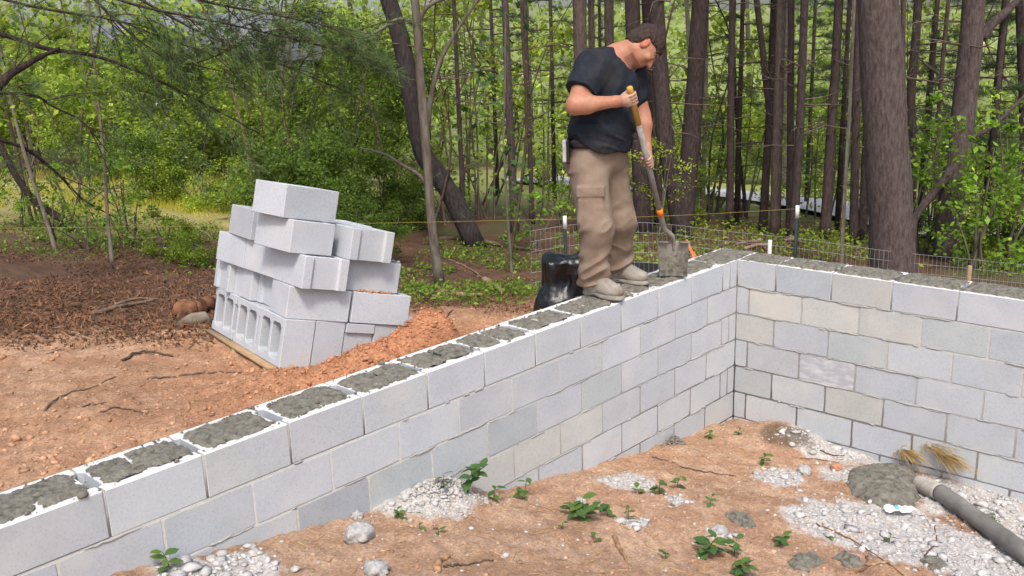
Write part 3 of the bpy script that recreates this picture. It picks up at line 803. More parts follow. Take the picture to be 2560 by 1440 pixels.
# wet concrete
def splat(name, pts, h, label, seed, cat='concrete'):
    C_ = np.array([hit(*p)[:2] for p in pts]); c = C_.mean(0); R_ = np.linalg.norm(C_ - c, axis=1).max() * 1.15
    st = R_ / 40; u = np.arange(-R_, R_, st); U, W_ = np.meshgrid(c[0] + u, c[1] + u, indexing='ij')
    # signed distance to the polygon
    sd = np.full(U.shape, 9.0); ins = np.zeros(U.shape, bool); n = len(C_)
    for i in range(n):
        a, b = C_[i], C_[(i + 1) % n]; e = b - a
        t = np.clip(((U - a[0]) * e[0] + (W_ - a[1]) * e[1]) / (e @ e), 0, 1)
        sd = np.minimum(sd, np.hypot(U - a[0] - t * e[0], W_ - a[1] - t * e[1]))
        cond = ((a[1] > W_) != (b[1] > W_)) & (U < (b[0] - a[0]) * (W_ - a[1]) / (b[1] - a[1] + 1e-12) + a[0])
        ins ^= cond
    sd = np.where(ins, -sd, sd) + 0.02 * fbm(U * 14 + seed, W_ * 14, oct=4, seed=seed)
    g = gz(U, W_)
    dome = h * (1 - np.exp(sd / (h * 1.1)))
    Z = np.where(sd < 0, g + dome + 0.006 + np.clip(-sd * 30, 0, 1) * (0.022 * fbm(U * 13, W_ * 13, oct=4, seed=seed + 2) + 0.009 * fbm(U * 60, W_ * 60, oct=2, seed=seed)), g - 0.02)
    i_ = sd < 0; an = i_[:-1, :-1] | i_[1:, :-1] | i_[:-1, 1:] | i_[1:, 1:]
    I, J = np.nonzero(an); b = I * U.shape[1] + J; F = np.stack([b, b + U.shape[1], b + U.shape[1] + 1, b + 1], 1)
    V = np.stack([U, W_, Z], -1).reshape(-1, 3); used = np.unique(F); mp = np.zeros(len(V), int); mp[used] = np.arange(len(used))
    return tag(obj(name, np_mesh(name, V[used], mp[F], M['mortar'], True)), label, cat)
splat('concrete_mound', [(2115, 1225), (2125, 1185), (2170, 1165), (2230, 1160), (2285, 1180), (2310, 1215), (2300, 1255), (2270, 1285), (2200, 1275), (2150, 1255)], 0.075, 'big mound of wet grey concrete poured out of the hose end', 3)
splat('concrete_splash', [(1815, 1282), (1845, 1275), (1870, 1280), (1888, 1312), (1860, 1312), (1835, 1300)], 0.012, 'diamond-shaped dark concrete splash alone on bare tan soil', 5)
splat('concrete_splash', [(1968, 1395), (1995, 1380), (2040, 1385), (2065, 1410), (2020, 1425), (1985, 1420)], 0.014, 'dark concrete splash near the bottom edge, left of its twin', 7)
splat('concrete_splash', [(2085, 1390), (2110, 1380), (2150, 1388), (2160, 1408), (2120, 1415)], 0.014, 'oval dark concrete splash in front of the white wrapper', 8)
splat('concrete_splash', [(2300, 1405), (2325, 1388), (2360, 1395), (2368, 1420), (2330, 1432)], 0.016, 'dark concrete splash on white lime below the hose', 9)
splat('concrete_splash', [(2325, 1228), (2350, 1220), (2372, 1230), (2370, 1245), (2345, 1248)], 0.018, 'small wet concrete dab just behind the hose end', 10)

# hose
hp = [hit(2290, 1232), hit(2345, 1262), hit(2420, 1307), hit(2490, 1352), hit(2575, 1415), hit(2700, 1480)]
hz = thing('concrete_hose', 'thick grey rubber concrete hose lying across the lime', 'hose', tuple(hp[2]))
off = np.array([0.045, 0.06, 0.052, 0.05, 0.05, 0.05])
HP = np.array(hp); HP[:, 2] = gz(HP[:, 0], HP[:, 1]) + off; HP[0, 2] += 0.012
HP[-1] = HP[-2] + (HP[-2] - HP[-3]) * 1.2
Q = spline(HP - np.array(hz.location), 60)
mb = MB(); mb.tube(Q[8:], 0.050 + 0.0012 * np.sin(np.arange(52) * 1.3), 24); mb.build('hose_body', M['hose'], hz, True)
mb = MB(); mb.tube(Q[:9], np.array([0.040, 0.047, 0.0515, 0.0525, 0.0525, 0.0525, 0.0522, 0.0515, 0.0505]), 24); mb.build('hose_end', M['chalk'], hz, True)['label'] = 'pale concrete-crusted hose end'

# wrapper
p = hit(2250, 1290)
wr = thing('wrapper', 'crumpled white paper wrapper with a blue patch beside the hose', 'litter', (p[0], p[1], p[2] + 0.03))
def sheet(name, mt, u0, u1, v0, v1, lift, parent):
    nu, nv = 16, 10
    U, V_ = np.meshgrid(np.linspace(u0, u1, nu), np.linspace(v0, v1, nv), indexing='ij')
    rx = np.array(CAM_R[0]); rx[2] = 0; rx /= np.linalg.norm(rx); ry = np.array([-rx[1], rx[0], 0])
    up = 0.022 * fbm(U * 28, V_ * 28, oct=2, seed=4) + 0.25 * np.abs(V_) + lift
    Pn = U[..., None] * rx + V_[..., None] * ry + np.stack([0 * U, 0 * U, up], -1)
    i = (np.arange(nu - 1)[:, None] * nv + np.arange(nv - 1)[None]).ravel()
    o = obj(name, np_mesh(name, Pn.reshape(-1, 3), np.stack([i, i + nv, i + nv + 1, i + 1], 1), mt, False), parent)
    m = o.modifiers.new('thick', 'SOLIDIFY'); m.thickness = 0.0015
    return o
sheet('paper', M['paper'], -0.085, 0.085, -0.035, 0.035, 0, wr)
sheet('blue_print', M['blue'], -0.03, -0.004, -0.012, 0.034, 0.0022, wr)

# sticks
def stick(pxs, r, label, out=False, col=(1, 1, 1), lift=0.0, name='stick', cat='stick', mt='stick', wob=0.006, arch=0.0, seed=0):
    f = hit_out if out else hit
    P = np.array([f(*p) for p in pxs]); Q = spline(P, 22)
    t = np.linspace(0, 1, 22)
    Q[:, 2] = np.maximum(Q[:, 2], gz(Q[:, 0], Q[:, 1])) + r * 0.6 + lift + arch * np.sin(np.pi * t)
    rr = np.random.default_rng(int(pxs[0][0] * 7 + pxs[0][1]))
    Q += rr.normal(0, wob * 0.5, Q.shape) * np.array([1, 1, 0.3])
    c = Q.mean(0)
    m = MB(); m.tube(Q - c, r * (0.8 if r < 0.01 else 1) * (1 - 0.45 * t) * (1 + rr.normal(0, 0.06, 22)), 8)
    o = m.build(name, M[mt], None, True); o.location = c; o.color = (*col, 1)
    return tag(o, label, cat)
stick([(110, 1035), (150, 1005), (210, 978), (290, 950)], 0.0065, 'long curved dark stick at the left, its end bending down to the wall', True, (.8, .7, .66))
stick([(368, 950), (430, 940), (500, 932), (608, 928)], 0.009, 'straight dark stick lying on clay just above the near wall', True, (.8, .7, .66))
stick([(205, 1024), (235, 1018), (268, 1016)], 0.006, 'short dark twig left of the bent twig near the wall', True, (.6, .5, .5))
stick([(252, 1040), (305, 1026), (365, 1032)], 0.006, 'bent dark twig between the short twig and the wall', True, (.6, .5, .5))
stick([(305, 905), (370, 888), (432, 893)], 0.010, 'dark arched root at the edge of the clay', True, (.5, .45, .42), arch=0.01)
stick([(230, 785), (300, 770), (385, 757)], 0.020, 'grey broken branch lying on brown leaf litter at the left', True, (.9, .85, .8))
stick([(290, 762), (340, 752), (395, 748)], 0.015, 'short grey limb just behind the broken branch', True, (1.1, 1, .95))
stick([(225, 800), (290, 797)], 0.028, 'stubby mottled log piece on the leaf litter', True, (.7, .7, .65))
stick([(0, 732), (60, 722), (150, 726)], 0.012, 'thin dark branch at the left edge on the leaf litter', True, (.5, .45, .4))
stick([(320, 620), (410, 625), (480, 640), (545, 660)], 0.014, 'long pale branch sloping down to the block stack', True, (1.3, 1.25, 1.2), lift=0.10)
stick([(470, 600), (510, 612), (540, 640)], 0.012, 'pale forked branch tip behind the block stack', True, (1.3, 1.25, 1.2), lift=0.12)
stick([(1092, 732), (1150, 738), (1212, 742)], 0.030, 'tan log lying left of the black plastic bundle', True, (1.5, 1.25, .95))
stick([(1212, 704), (1235, 722), (1258, 738)], 0.040, 'short pale log pointing at the black plastic bundle', True, (1.55, 1.4, 1.15))
stick([(1000, 715), (1060, 735), (1125, 752)], 0.010, 'slim white stick right of the block stack', True, (1.7, 1.6, 1.5))
stick([(1100, 600), (1190, 606), (1280, 620), (1345, 636)], 0.035, 'mossy fallen log at the foot of the leaning tree', True, (.9, .9, .75))
stick([(1118, 655), (1180, 680), (1225, 715)], 0.012, 'straight pale stick right of the thin forked tree', True, (1.2, 1.1, 1))
stick([(1115, 788), (1135, 775)], 0.008, 'tiny forked root on clay right of the stack', True, (.5, .4, .35))
stick([(1093, 1440), (1108, 1405), (1125, 1398)], 0.016, 'thick tan stick at the bottom edge of the picture', False, (1.9, 1.5, 1.05))
stick([(1110, 1428), (1170, 1412), (1232, 1402)], 0.007, 'dark twig beside the thick tan stick at the bottom', False, (.6, .55, .5))
stick([(1535, 1360), (1552, 1385), (1568, 1408)], 0.012, 'short tan stick standing out on the soil at the bottom centre', False, (1.6, 1.25, .9))
stick([(1698, 1165), (1750, 1178), (1838, 1186)], 0.006, 'long dark twig on the slope above the weeds', False, (.6, .5, .48))
stick([(1630, 1140), (1690, 1155)], 0.005, 'thin dark twig near the foot of the long wall', False, (.6, .5, .48))
stick([(2050, 1130), (2075, 1140), (2112, 1142)], 0.006, 'dark twig on white lime near the short wall', False, (.5, .4, .4))
stick([(2000, 1145), (2060, 1148), (2100, 1155)], 0.004, 'thin reddish twig on white lime left of the concrete mound', False, (.8, .5, .45))
stick([(2145, 1118), (2190, 1132), (2240, 1146)], 0.005, 'reddish root running along the foot of the short wall', False, (.8, .5, .45), arch=0.02)
stick([(2140, 1440), (2165, 1415), (2168, 1385)], 0.007, 'curved brown root beside the oval concrete splash', False, (1.1, .8, .6))
stick([(2165, 1412), (2225, 1412)], 0.011, 'short pale stick right of the curved brown root', False, (1.9, 1.6, 1.2))
stick([(2040, 1310), (2120, 1345), (2200, 1400), (2260, 1440)], 0.006, 'long tan root running down to the bottom edge', False, (1.4, .95, .6))
stick([(2310, 1390), (2340, 1350), (2335, 1320)], 0.005, 'forked dark root on lime below the hose', False, (.6, .45, .42))
stick([(2490, 1215), (2520, 1192), (2580, 1160)], 0.005, 'arched dark root against the short wall at the right edge', False, (.5, .4, .4), arch=0.05)
stick([(462, 786), (500, 776), (545, 768)], 0.085, 'short rusty-brown log lying behind the left end of the pallet', True, (1.15, .72, .5), name='log', cat='log', wob=.03)
# flat grey slab leaning on the stump
p = hit_out(478, 812)
m = MB(); V = np.array([[-.16, 0, 0], [.17, 0, 0], [.12, 0, .13], [.02, 0, .12]], float); V2 = V + np.array([0, .03, 0])
m.add(np.concatenate([V, V2]), [np.array([[0, 1, 2, 3], [7, 6, 5, 4], [0, 4, 5, 1], [1, 5, 6, 2], [2, 6, 7, 3], [3, 7, 4, 0]])])
o = m.build('stone_slab', M['rock'], None); o.location = p + np.array([0, 0, -0.01]); o.rotation_euler = (0.5, 0, 2.35)
tag(o, 'flat grey-brown slab leaning on the stump by the pallet', 'slab')

# dry straw tufts by the short wall
def straw(px, py, dxy, n, length, label, seed):
    p = hit(px, py); rr = np.random.default_rng(seed); m = MB()
    d0 = (hit(px + dxy[0], py + dxy[1]) - p); d0[2] = 0.0; d0 /= np.linalg.norm(d0) + 1e-9
    for _ in range(n):
        L_ = length * rr.uniform(.6, 1.05); d = d0 + rr.normal(0, .15, 3); d[2] = abs(d[2]) * 0.8 + 0.45; 
        a = rr.normal(0, .010, 3); a[2] = abs(a[2]); t = np.linspace(0, 1, 4)[:, None]
        pts = a + d * L_ * t - np.array([0, 0, 0.34]) * L_ * t**2
        m.tube(pts, np.array([.0026, .0024, .0020, .0008]), 4, False, rr.uniform(.65, 1.2) * np.array([1, .97, .85]))
    o = m.build('straw_tuft', M['straw'], None, False, True); o.location = p + np.array([0, 0, .045])
    return tag(o, label, 'dry grass')
straw(2285, 1125, (22, 45), 95, 0.32, 'upright tuft of dry yellow straw leaning on the short wall', 1)
straw(2245, 1145, (60, 60), 100, 0.36, 'left tuft of dry straw falling towards the hose end', 2)
straw(2330, 1165, (55, 45), 105, 0.38, 'right tuft of dry straw spread behind the hose', 3)

# crumbs on a ledge of the stack, mortar heap at the wall, humus heap in the corner
def ledge(n, v0, v1, u0, u1, w, name, label, cat, tint, smin, smax):
    q = np.stack([rg.uniform(u0, u1, n), rg.uniform(v0, v1, n), np.full(n, w)], 1); P = ST_O + q @ ST_A.T; sz = rg.uniform(smin, smax, n)
    P = P + ST_A[:, 2] * sz[:, None] * 0.5
    lumps(name, P, sz, M['crumb'], np.clip(np.asarray(tint) * rg.uniform(.8, 1.25, (n, 1)), 0, .8), rg, label=label, cat=cat)
ledge(45, 0.44, 0.72, 0.004, 0.028, 0.1965, 'clay_crumbs', 'clay crumbs on the ledge of the second tier block', 'crumbs', (.46, .23, .13), .003, .013)
ledge(40, 0.55, 0.73, 0.05, 0.30, 0.393, 'mortar_crumbs', 'ragged dry mortar crust on a third tier block', 'crumbs', (.50, .49, .47), .006, .016)
def heap(cx, cy, rx, ry, h, n, name, label, cat, tint, smax, seed):
    r_ = np.random.default_rng(seed); q = r_.normal(0, 1, (n, 2)) * [rx * .5, ry * .5] + [cx, cy]; q = q[(q[:, 0] > .025) & (q[:, 1] > .025)]; k = len(q)
    hh = h * np.exp(-((q[:, 0] - cx) / rx)**2 * 1.6 - ((q[:, 1] - cy) / ry)**2 * 1.6); sz = r_.gamma(1.3, smax / 4, k) + .003; sz = np.clip(sz, .003, smax)
    P = np.concatenate([q, (gz(q[:, 0], q[:, 1]) + hh * r_.uniform(.25, 1, k))[:, None]], 1)
    lumps(name, P, sz, M['crumb'], np.clip(np.asarray(tint) * r_.uniform(.85, 1.12, (k, 1)), 0, .8), r_, label=label, cat=cat)
heap(3.06, 0.07, 0.34, 0.13, 0.015, 420, 'mortar_heap', 'crumbly grey mortar heap against the long wall by the largest weed', 'heap', (.46, .445, .425), .016, 4)
heap(0.9, 0.05, 0.10, 0.06, 0.05, 160, 'mortar_heap', 'small grey mortar dropping against the long wall near the corner', 'heap', (.22, .20, .17), .016, 6)

# dry twigs and straw bits strewn on the soil inside
n = 900; q = np.stack([rg.uniform(.1, 4.7, n), rg.uniform(.05, 2.3, n)], 1); m = MB()
for x_, y_ in q:
    a = rg.uniform(0, 6.28); L_ = rg.gamma(2, .016) + .012; t = np.linspace(-.5, .5, 4); b_ = rg.normal(0, .25)
    X_ = x_ + np.cos(a + b_ * t) * L_ * t; Y_ = y_ + np.sin(a + b_ * t) * L_ * t
    P = np.stack([X_, Y_, gz(X_, Y_) + .002], 1); m.tube(P, rg.uniform(.0008, .0022), 4, False, rg.uniform(.35, 1.1) * np.array([1, .8 + .15 * rg.random(), .72]))
tag(m.build('twig_litter', M['straw'], None, False, True), 'dry twig and straw bits strewn on the soil inside the wall', 'litter', kind='stuff')

# ------------------------------------------------------------------ signed-distance modelling (for the man and other soft shapes)
class SDF:
    def __init__(s, lo, hi, h):
        s.lo = np.array(lo, float); s.h = h
        n = np.ceil((np.array(hi) - s.lo) / h).astype(int) + 1
        s.ax = [s.lo[i] + h * np.arange(n[i]) for i in range(3)]
        s.f = np.full(n, 1.0, np.float32)
    def _win(s, lo, hi, pad):
        sl = []
        for i in range(3):
            a = np.searchsorted(s.ax[i], lo[i] - pad); b = np.searchsorted(s.ax[i], hi[i] + pad)
            sl.append(slice(max(a, 0), min(max(b, a + 1), len(s.ax[i]))))
        return tuple(sl), np.meshgrid(s.ax[0][sl[0]], s.ax[1][sl[1]], s.ax[2][sl[2]], indexing='ij')
    def _join(s, sl, d, k, sub=False):
        a = s.f[sl]
        if sub:
            d = -d
            h = np.clip(0.5 - 0.5 * (a - d) / max(k, 1e-6), 0, 1); s.f[sl] = a * (1 - h) + d * h + k * h * (1 - h)
        else:
            h = np.clip(0.5 + 0.5 * (d - a) / max(k, 1e-6), 0, 1); s.f[sl] = d * (1 - h) + a * h - k * h * (1 - h)
    def cone(s, a, b, ra, rb, k=0.02, sub=False):
        a, b = np.asarray(a, float), np.asarray(b, float); r = max(ra, rb)
        sl, (X, Y, Z) = s._win(np.minimum(a, b) - r, np.maximum(a, b) + r, k + 0.06)
        e = b - a; ee = e @ e
        t = np.clip(((X - a[0]) * e[0] + (Y - a[1]) * e[1] + (Z - a[2]) * e[2]) / ee, 0, 1)
        d = np.sqrt((X - a[0] - t * e[0])**2 + (Y - a[1] - t * e[1])**2 + (Z - a[2] - t * e[2])**2) - (ra + (rb - ra) * t)
        s._join(sl, d, k, sub); return s
    def ell(s, c, r, k=0.02, R_=None, sub=False):
        c, r = np.asarray(c, float), np.asarray(r, float); m = r.max()
        sl, (X, Y, Z) = s._win(c - m, c + m, k + 0.06)
        P = np.stack([X - c[0], Y - c[1], Z - c[2]], -1)
        if R_ is not None: P = P @ np.asarray(R_)        # columns of R_ are the ellipsoid's axes
        k0 = np.linalg.norm(P / r, axis=-1); k1 = np.linalg.norm(P / r**2, axis=-1) + 1e-9
        s._join(sl, k0 * (k0 - 1) / k1, k, sub); return s
    def box(s, c, hh, rad, k=0.01, R_=None, sub=False):
        c, hh = np.asarray(c, float), np.asarray(hh, float); m = np.linalg.norm(hh)
        sl, (X, Y, Z) = s._win(c - m, c + m, k + 0.04)
        P = np.stack([X - c[0], Y - c[1], Z - c[2]], -1)
        if R_ is not None: P = P @ np.asarray(R_)
        q = np.abs(P) - hh + rad
        d = np.linalg.norm(np.clip(q, 0, None), axis=-1) + np.minimum(q.max(-1), 0) - rad
        s._join(sl, d, k, sub); return s
    def grid(s): return np.meshgrid(*s.ax, indexing='ij')
    def near(s, fn, band=0.05):
        """add fn(x, y, z) to the distance close to the surface"""
        m = np.abs(s.f) < band; I = np.nonzero(m)
        s.f[m] += fn(s.ax[0][I[0]], s.ax[1][I[1]], s.ax[2][I[2]]).astype(np.float32); return s
    def cut(s, fn, k=0.008):
        """keep where fn < 0"""
        X, Y, Z = s.grid(); d = fn(X, Y, Z); a = s.f
        h = np.clip(0.5 - 0.5 * (a - d) / k, 0, 1); s.f = (a * (1 - h) + d * h + k * h * (1 - h)).astype(np.float32); return s
    def mesh(s):
        f = s.f; h = s.h; n = np.array(f.shape)
        ins = f < 0
        c = [(i, j, k) for i in (0, 1) for j in (0, 1) for k in (0, 1)]
        def sub(a, o): return a[o[0]:n[0]-1+o[0], o[1]:n[1]-1+o[1], o[2]:n[2]-1+o[2]]
        cnt = sum(sub(ins, o).astype(np.int8) for o in c)
        act = (cnt > 0) & (cnt < 8)
        I = np.stack(np.nonzero(act), 1)
        idx = np.full(act.shape, -1, np.int64); idx[act] = np.arange(len(I))
        acc = np.zeros((len(I), 3)); num = np.zeros(len(I))
        for a in c:
            for ax in range(3):
                if a[ax]: continue
                b = list(a); b[ax] = 1
                fa = f[I[:, 0]+a[0], I[:, 1]+a[1], I[:, 2]+a[2]]; fb = f[I[:, 0]+b[0], I[:, 1]+b[1], I[:, 2]+b[2]]
                m = (fa < 0) != (fb < 0); t = fa[m] / (fa[m] - fb[m])
                p = np.tile(np.array(a, float), (m.sum(), 1)); p[:, ax] += t
                acc[m] += p; num[m] += 1
        V = s.lo + (I + acc / num[:, None]) * h
        Q = []
        for ax in range(3):
            o1, o2 = [(1, 2), (2, 0), (0, 1)][ax]
            lo = [slice(1, -1)] * 3; lo[ax] = slice(0, n[ax] - 1)
            A = ins[tuple(lo)]; hi = list(lo); hi[ax] = slice(1, n[ax]); B = ins[tuple(hi)]
            for flag, rev in ((A & ~B, False), (B & ~A, True)):
                K = np.stack(np.nonzero(flag), 1)
                K[:, o1] += 1; K[:, o2] += 1
                def g(d1, d2):
                    q = K.copy(); q[:, o1] -= d1; q[:, o2] -= d2; return idx[q[:, 0], q[:, 1], q[:, 2]]
                quad = np.stack([g(1, 1), g(0, 1), g(0, 0), g(1, 0)], 1)
                Q.append(quad[:, ::-1] if rev else quad)
        Q = np.concatenate(Q); Q = Q[(Q >= 0).all(1)]
        return V, Q

def smooth_mesh(V, F, it=2, lam=0.5):
    E = np.concatenate([F[:, [0, 1]], F[:, [1, 2]], F[:, [2, 3]], F[:, [3, 0]]])
    for _ in range(it):
        S = np.zeros_like(V); N_ = np.zeros(len(V))
        for a in range(3):
            S[:, a] = np.bincount(E[:, 0], V[E[:, 1], a], len(V)) + np.bincount(E[:, 1], V[E[:, 0], a], len(V))
        N_ = np.bincount(E[:, 0], minlength=len(V)) + np.bincount(E[:, 1], minlength=len(V))
        V = V + lam * (S / np.maximum(N_, 1)[:, None] - V)
    return V

# ------------------------------------------------------------------ the man
v3 = lambda *a: np.array(a, float)
PEL, WAI, CHE = v3(1.285, -0.272, 0.87), v3(1.285, -0.262, 1.03), v3(1.235, -0.222, 1.30)
RSH, LSH = v3(1.405, -0.225, 1.405), v3(1.03, -0.222, 1.385)
REL, RWR = v3(1.60, -0.205, 1.195), v3(1.425, -0.035, 1.212)
HTOP, HSOC = v3(1.363, 0.024, 1.268), v3(0.894, -0.069, 0.446)        # shovel handle line
hd = (HSOC - HTOP) / np.linalg.norm(HSOC - HTOP)
RHA = HTOP + hd * 0.045
LHA = HTOP + hd * 0.515
LEL, LWR = v3(1.015, -0.135, 1.095), LHA + v3(-0.05, -0.045, 0.075)
NEC, HEA = v3(1.165, -0.195, 1.475), at(1611, 119, 5.70)
RHI, LHI = v3(1.39, -0.27, 0.80), v3(1.18, -0.265, 0.80)
RKN, LKN = v3(1.445, -0.175, 0.44), v3(1.125, -0.235, 0.43)
RAN, LAN = v3(1.425, -0.225, 0.095), v3(1.045, -0.325, 0.095)
# head frame: gaze turned to the shovel and well down
img_r, img_d = CAM_R[0], CAM_R[1]
hf = 0.50 * img_r + 0.866 * img_d + 0.04 * CAM_R[2]; hf /= np.linalg.norm(hf)
hu = 0.866 * img_r - 0.50 * img_d; hu -= hf * (hu @ hf); hu /= np.linalg.norm(hu)
hr = np.cross(hf, hu)                                                # the man's right (towards the lens)
HB = np.stack([hr, hf, hu], 1)
def hd_pt(r, f, u): return HEA + HB @ np.array([r, f, u])

man = thing('person', 'man in dark t-shirt and khaki trousers standing on the wall, head bowed', 'person', (1.25, -0.2, 0.0))
MO = np.array(man.location)
VOX = 0.0055

# -- body: one continuous skin
B = SDF((0.86, -0.50, 0.02), (1.76, 0.14, 1.70), VOX)
# head
B.ell(hd_pt(0, -0.012, 0.030), (0.076, 0.097, 0.092), 0.01, HB)
B.ell(hd_pt(0, 0.030, -0.045), (0.060, 0.062, 0.075), 0.04, HB)
B.ell(hd_pt(0, 0.052, -0.092), (0.038, 0.034, 0.030), 0.03, HB)                # chin
B.ell(hd_pt(0.048, 0.012, -0.065), (0.022, 0.045, 0.030), 0.03, HB); B.ell(hd_pt(-0.048, 0.012, -0.065), (0.022, 0.045, 0.030), 0.03, HB)
B.cone(hd_pt(0, 0.088, 0.012), hd_pt(0, 0.112, -0.030), 0.009, 0.014, 0.012)   # nose
B.ell(hd_pt(0, 0.098, -0.034), (0.019, 0.012, 0.010), 0.010, HB)
B.ell(hd_pt(0, 0.078, 0.026), (0.056, 0.016, 0.012), 0.018, HB)               # brow
for sgn in (1, -1):
    B.ell(hd_pt(sgn * 0.031, 0.091, 0.004), (0.017, 0.012, 0.011), 0.006, HB, sub=True)
    B.ell(hd_pt(sgn * 0.031, 0.080, 0.004), (0.0135, 0.0115, 0.0110), 0.003, HB)
    B.ell(hd_pt(sgn * 0.046, 0.066, -0.024), (0.022, 0.020, 0.018), 0.02, HB)  # cheeks
    B.ell(hd_pt(sgn * 0.080, -0.010, -0.004), (0.010, 0.020, 0.033), 0.006, HB)  # ears
    B.ell(hd_pt(sgn * 0.092, -0.006, 0.0), (0.007, 0.010, 0.018), 0.005, HB, sub=True)
B.ell(hd_pt(0, 0.090, -0.060), (0.026, 0.010, 0.0065), 0.006, HB); B.ell(hd_pt(0, 0.088, -0.072), (0.023, 0.010, 0.0070), 0.006, HB)   # lips
# neck and torso core
B.cone(hd_pt(0, -0.035, -0.055), NEC + v3(0.01, -0.025, -0.03), 0.066, 0.076, 0.03)
B.cone(NEC + v3(0, -0.02, -0.03), (RSH + CHE) / 2 + v3(0.03, 0, 0.055), 0.075, 0.085, 0.06); B.cone(NEC + v3(0, -0.02, -0.03), (LSH + CHE) / 2 + v3(-0.03, 0, 0.055), 0.075, 0.085, 0.06)
B.ell(CHE, (0.185, 0.125, 0.16), 0.05); B.ell(WAI, (0.165, 0.13, 0.17), 0.05); B.ell(PEL, (0.165, 0.12, 0.12), 0.05)
# arms
def arm(sh, el, wr, ha):
    B.cone(sh, sh + (el - sh) * 0.5, 0.072, 0.066, 0.04); B.cone(sh + (el - sh) * 0.45, el, 0.064, 0.052, 0.03)
    m_ = el + (wr - el) * 0.28; B.cone(el, m_, 0.047, 0.052, 0.03); B.cone(m_, wr, 0.051, 0.031, 0.03)
arm(RSH, REL, RWR, RHA); arm(LSH, LEL, LWR, LHA)
def fist(ha, wr, side, tdir):
    """hand closed round the handle: palm beside it, four fingers wrapping, thumb along it"""
    ax = hd
    pv = wr - ha; pv -= ax * (pv @ ax); pv /= np.linalg.norm(pv)             # from handle to the heel of the hand
    q = np.cross(ax, pv) * side
    B.cone(wr, ha + pv * 0.040, 0.031, 0.033, 0.02)
    B.box(ha + pv * 0.034 - q * 0.004, (0.040, 0.017, 0.030), 0.014, 0.02, np.stack([ax, pv, q], 1))
    for i, (o, L_) in enumerate(((-0.031, .95), (-0.0105, 1.05), (0.0105, 1.0), (0.030, .82))):
        c = ha + ax * o; r = 0.0092 - 0.0006 * abs(i - 1.2); R0 = 0.0265
        an = [0.35, 1.25, 2.2, 2.9 * L_ + 0.15]
        P = [c + (pv * math.cos(t) + q * math.sin(t)) * (R0 + (0.010 if j == 0 else 0.003 * (j == 1))) for j, t in enumerate(an)]
        for j in range(3): B.cone(P[j], P[j + 1], r * 1.06, r * (1.0 - 0.05 * j), 0.004)
    b0 = ha + pv * 0.034 - ax * 0.028 * tdir - q * 0.016
    b1 = ha - q * 0.031 - ax * 0.036 * tdir; b2 = ha - q * 0.024 - pv * 0.020 - ax * 0.046 * tdir
    B.cone(b0, b1, 0.0145, 0.0115, 0.012); B.cone(b1, b2, 0.0112, 0.0088, 0.004)
fist(RHA, RWR, -1, 1); fist(LHA, LWR, 1, 1)
# legs inside the trousers
for h_, k_, a_ in ((RHI, RKN, RAN), (LHI, LKN, LAN)):
    B.cone(h_, k_, 0.085, 0.058, 0.05); B.cone(k_, a_, 0.056, 0.040, 0.03); B.cone(a_, a_ + v3(0, 0.10, -0.035), 0.036, 0.030, 0.02)
V, Q = B.mesh(); V = smooth_mesh(V, Q, 1, 0.4)
loc = (V - HEA) @ HB
head = np.linalg.norm(loc, axis=1) < 0.16
n_ = fbm(V[:, 0] * 30, V[:, 1] * 30, V[:, 2] * 30, oct=3, seed=2)
n2_ = fbm(V[:, 0] * 9, V[:, 1] * 9, V[:, 2] * 9, oct=2, seed=6)
tint = np.ones((len(V), 3)) * (1 + 0.14 * n_)[:, None] * (1 + n2_[:, None] * np.array([0.06, 0.16, 0.16]))
beard = head & (loc[:, 2] < -0.040 + 0.3 * (0.03 - loc[:, 1])) & (loc[:, 1] > -0.005) & (np.abs(loc[:, 2] + 0.066) > 0.0075 + 0.3 * np.abs(loc[:, 0]))
tint = np.where(beard[:, None], tint * np.array([0.62, 0.62, 0.66]), tint)
lips = head & (np.abs(loc[:, 2] + 0.066) < 0.012) & (np.abs(loc[:, 0]) < 0.024) & (loc[:, 1] > 0.07)
tint = np.where(lips[:, None], tint * np.array([0.95, 0.70, 0.72]), tint)
brow = head & (np.abs(loc[:, 2] - 0.026) < 0.007) & (np.abs(np.abs(loc[:, 0]) - 0.034) < 0.022) & (loc[:, 1] > 0.06)
tint = np.where(brow[:, None], tint * 0.22, tint)
dl, dr = np.linalg.norm(V - LHA, axis=1), np.linalg.norm(V - RHA, axis=1)
dust = (np.minimum(dl, dr) < 0.075)
tint = np.where(dust[:, None], tint * np.array([1.08, 1.38, 1.62]), tint * np.where(head, 1.0, 1.0)[:, None])
ears = head & (np.abs(loc[:, 0]) > 0.074); tint = np.where(ears[:, None], tint * np.array([1.05, .8, .8]), tint)
body = obj('body', np_mesh('body', V - MO, Q, M['skin'], True, {'tint': tint}), man)
# eyes are small dark slits under the brow
for sgn in (1, -1):
    m = MB(); m.add(ICO2_V * 0.010, [ICO2_F]); e = m.build('eye', M['hair'], man, True); e.location = hd_pt(sgn * 0.031, 0.0842, 0.002) - MO; e.scale = (0.8, 0.8, 0.45)

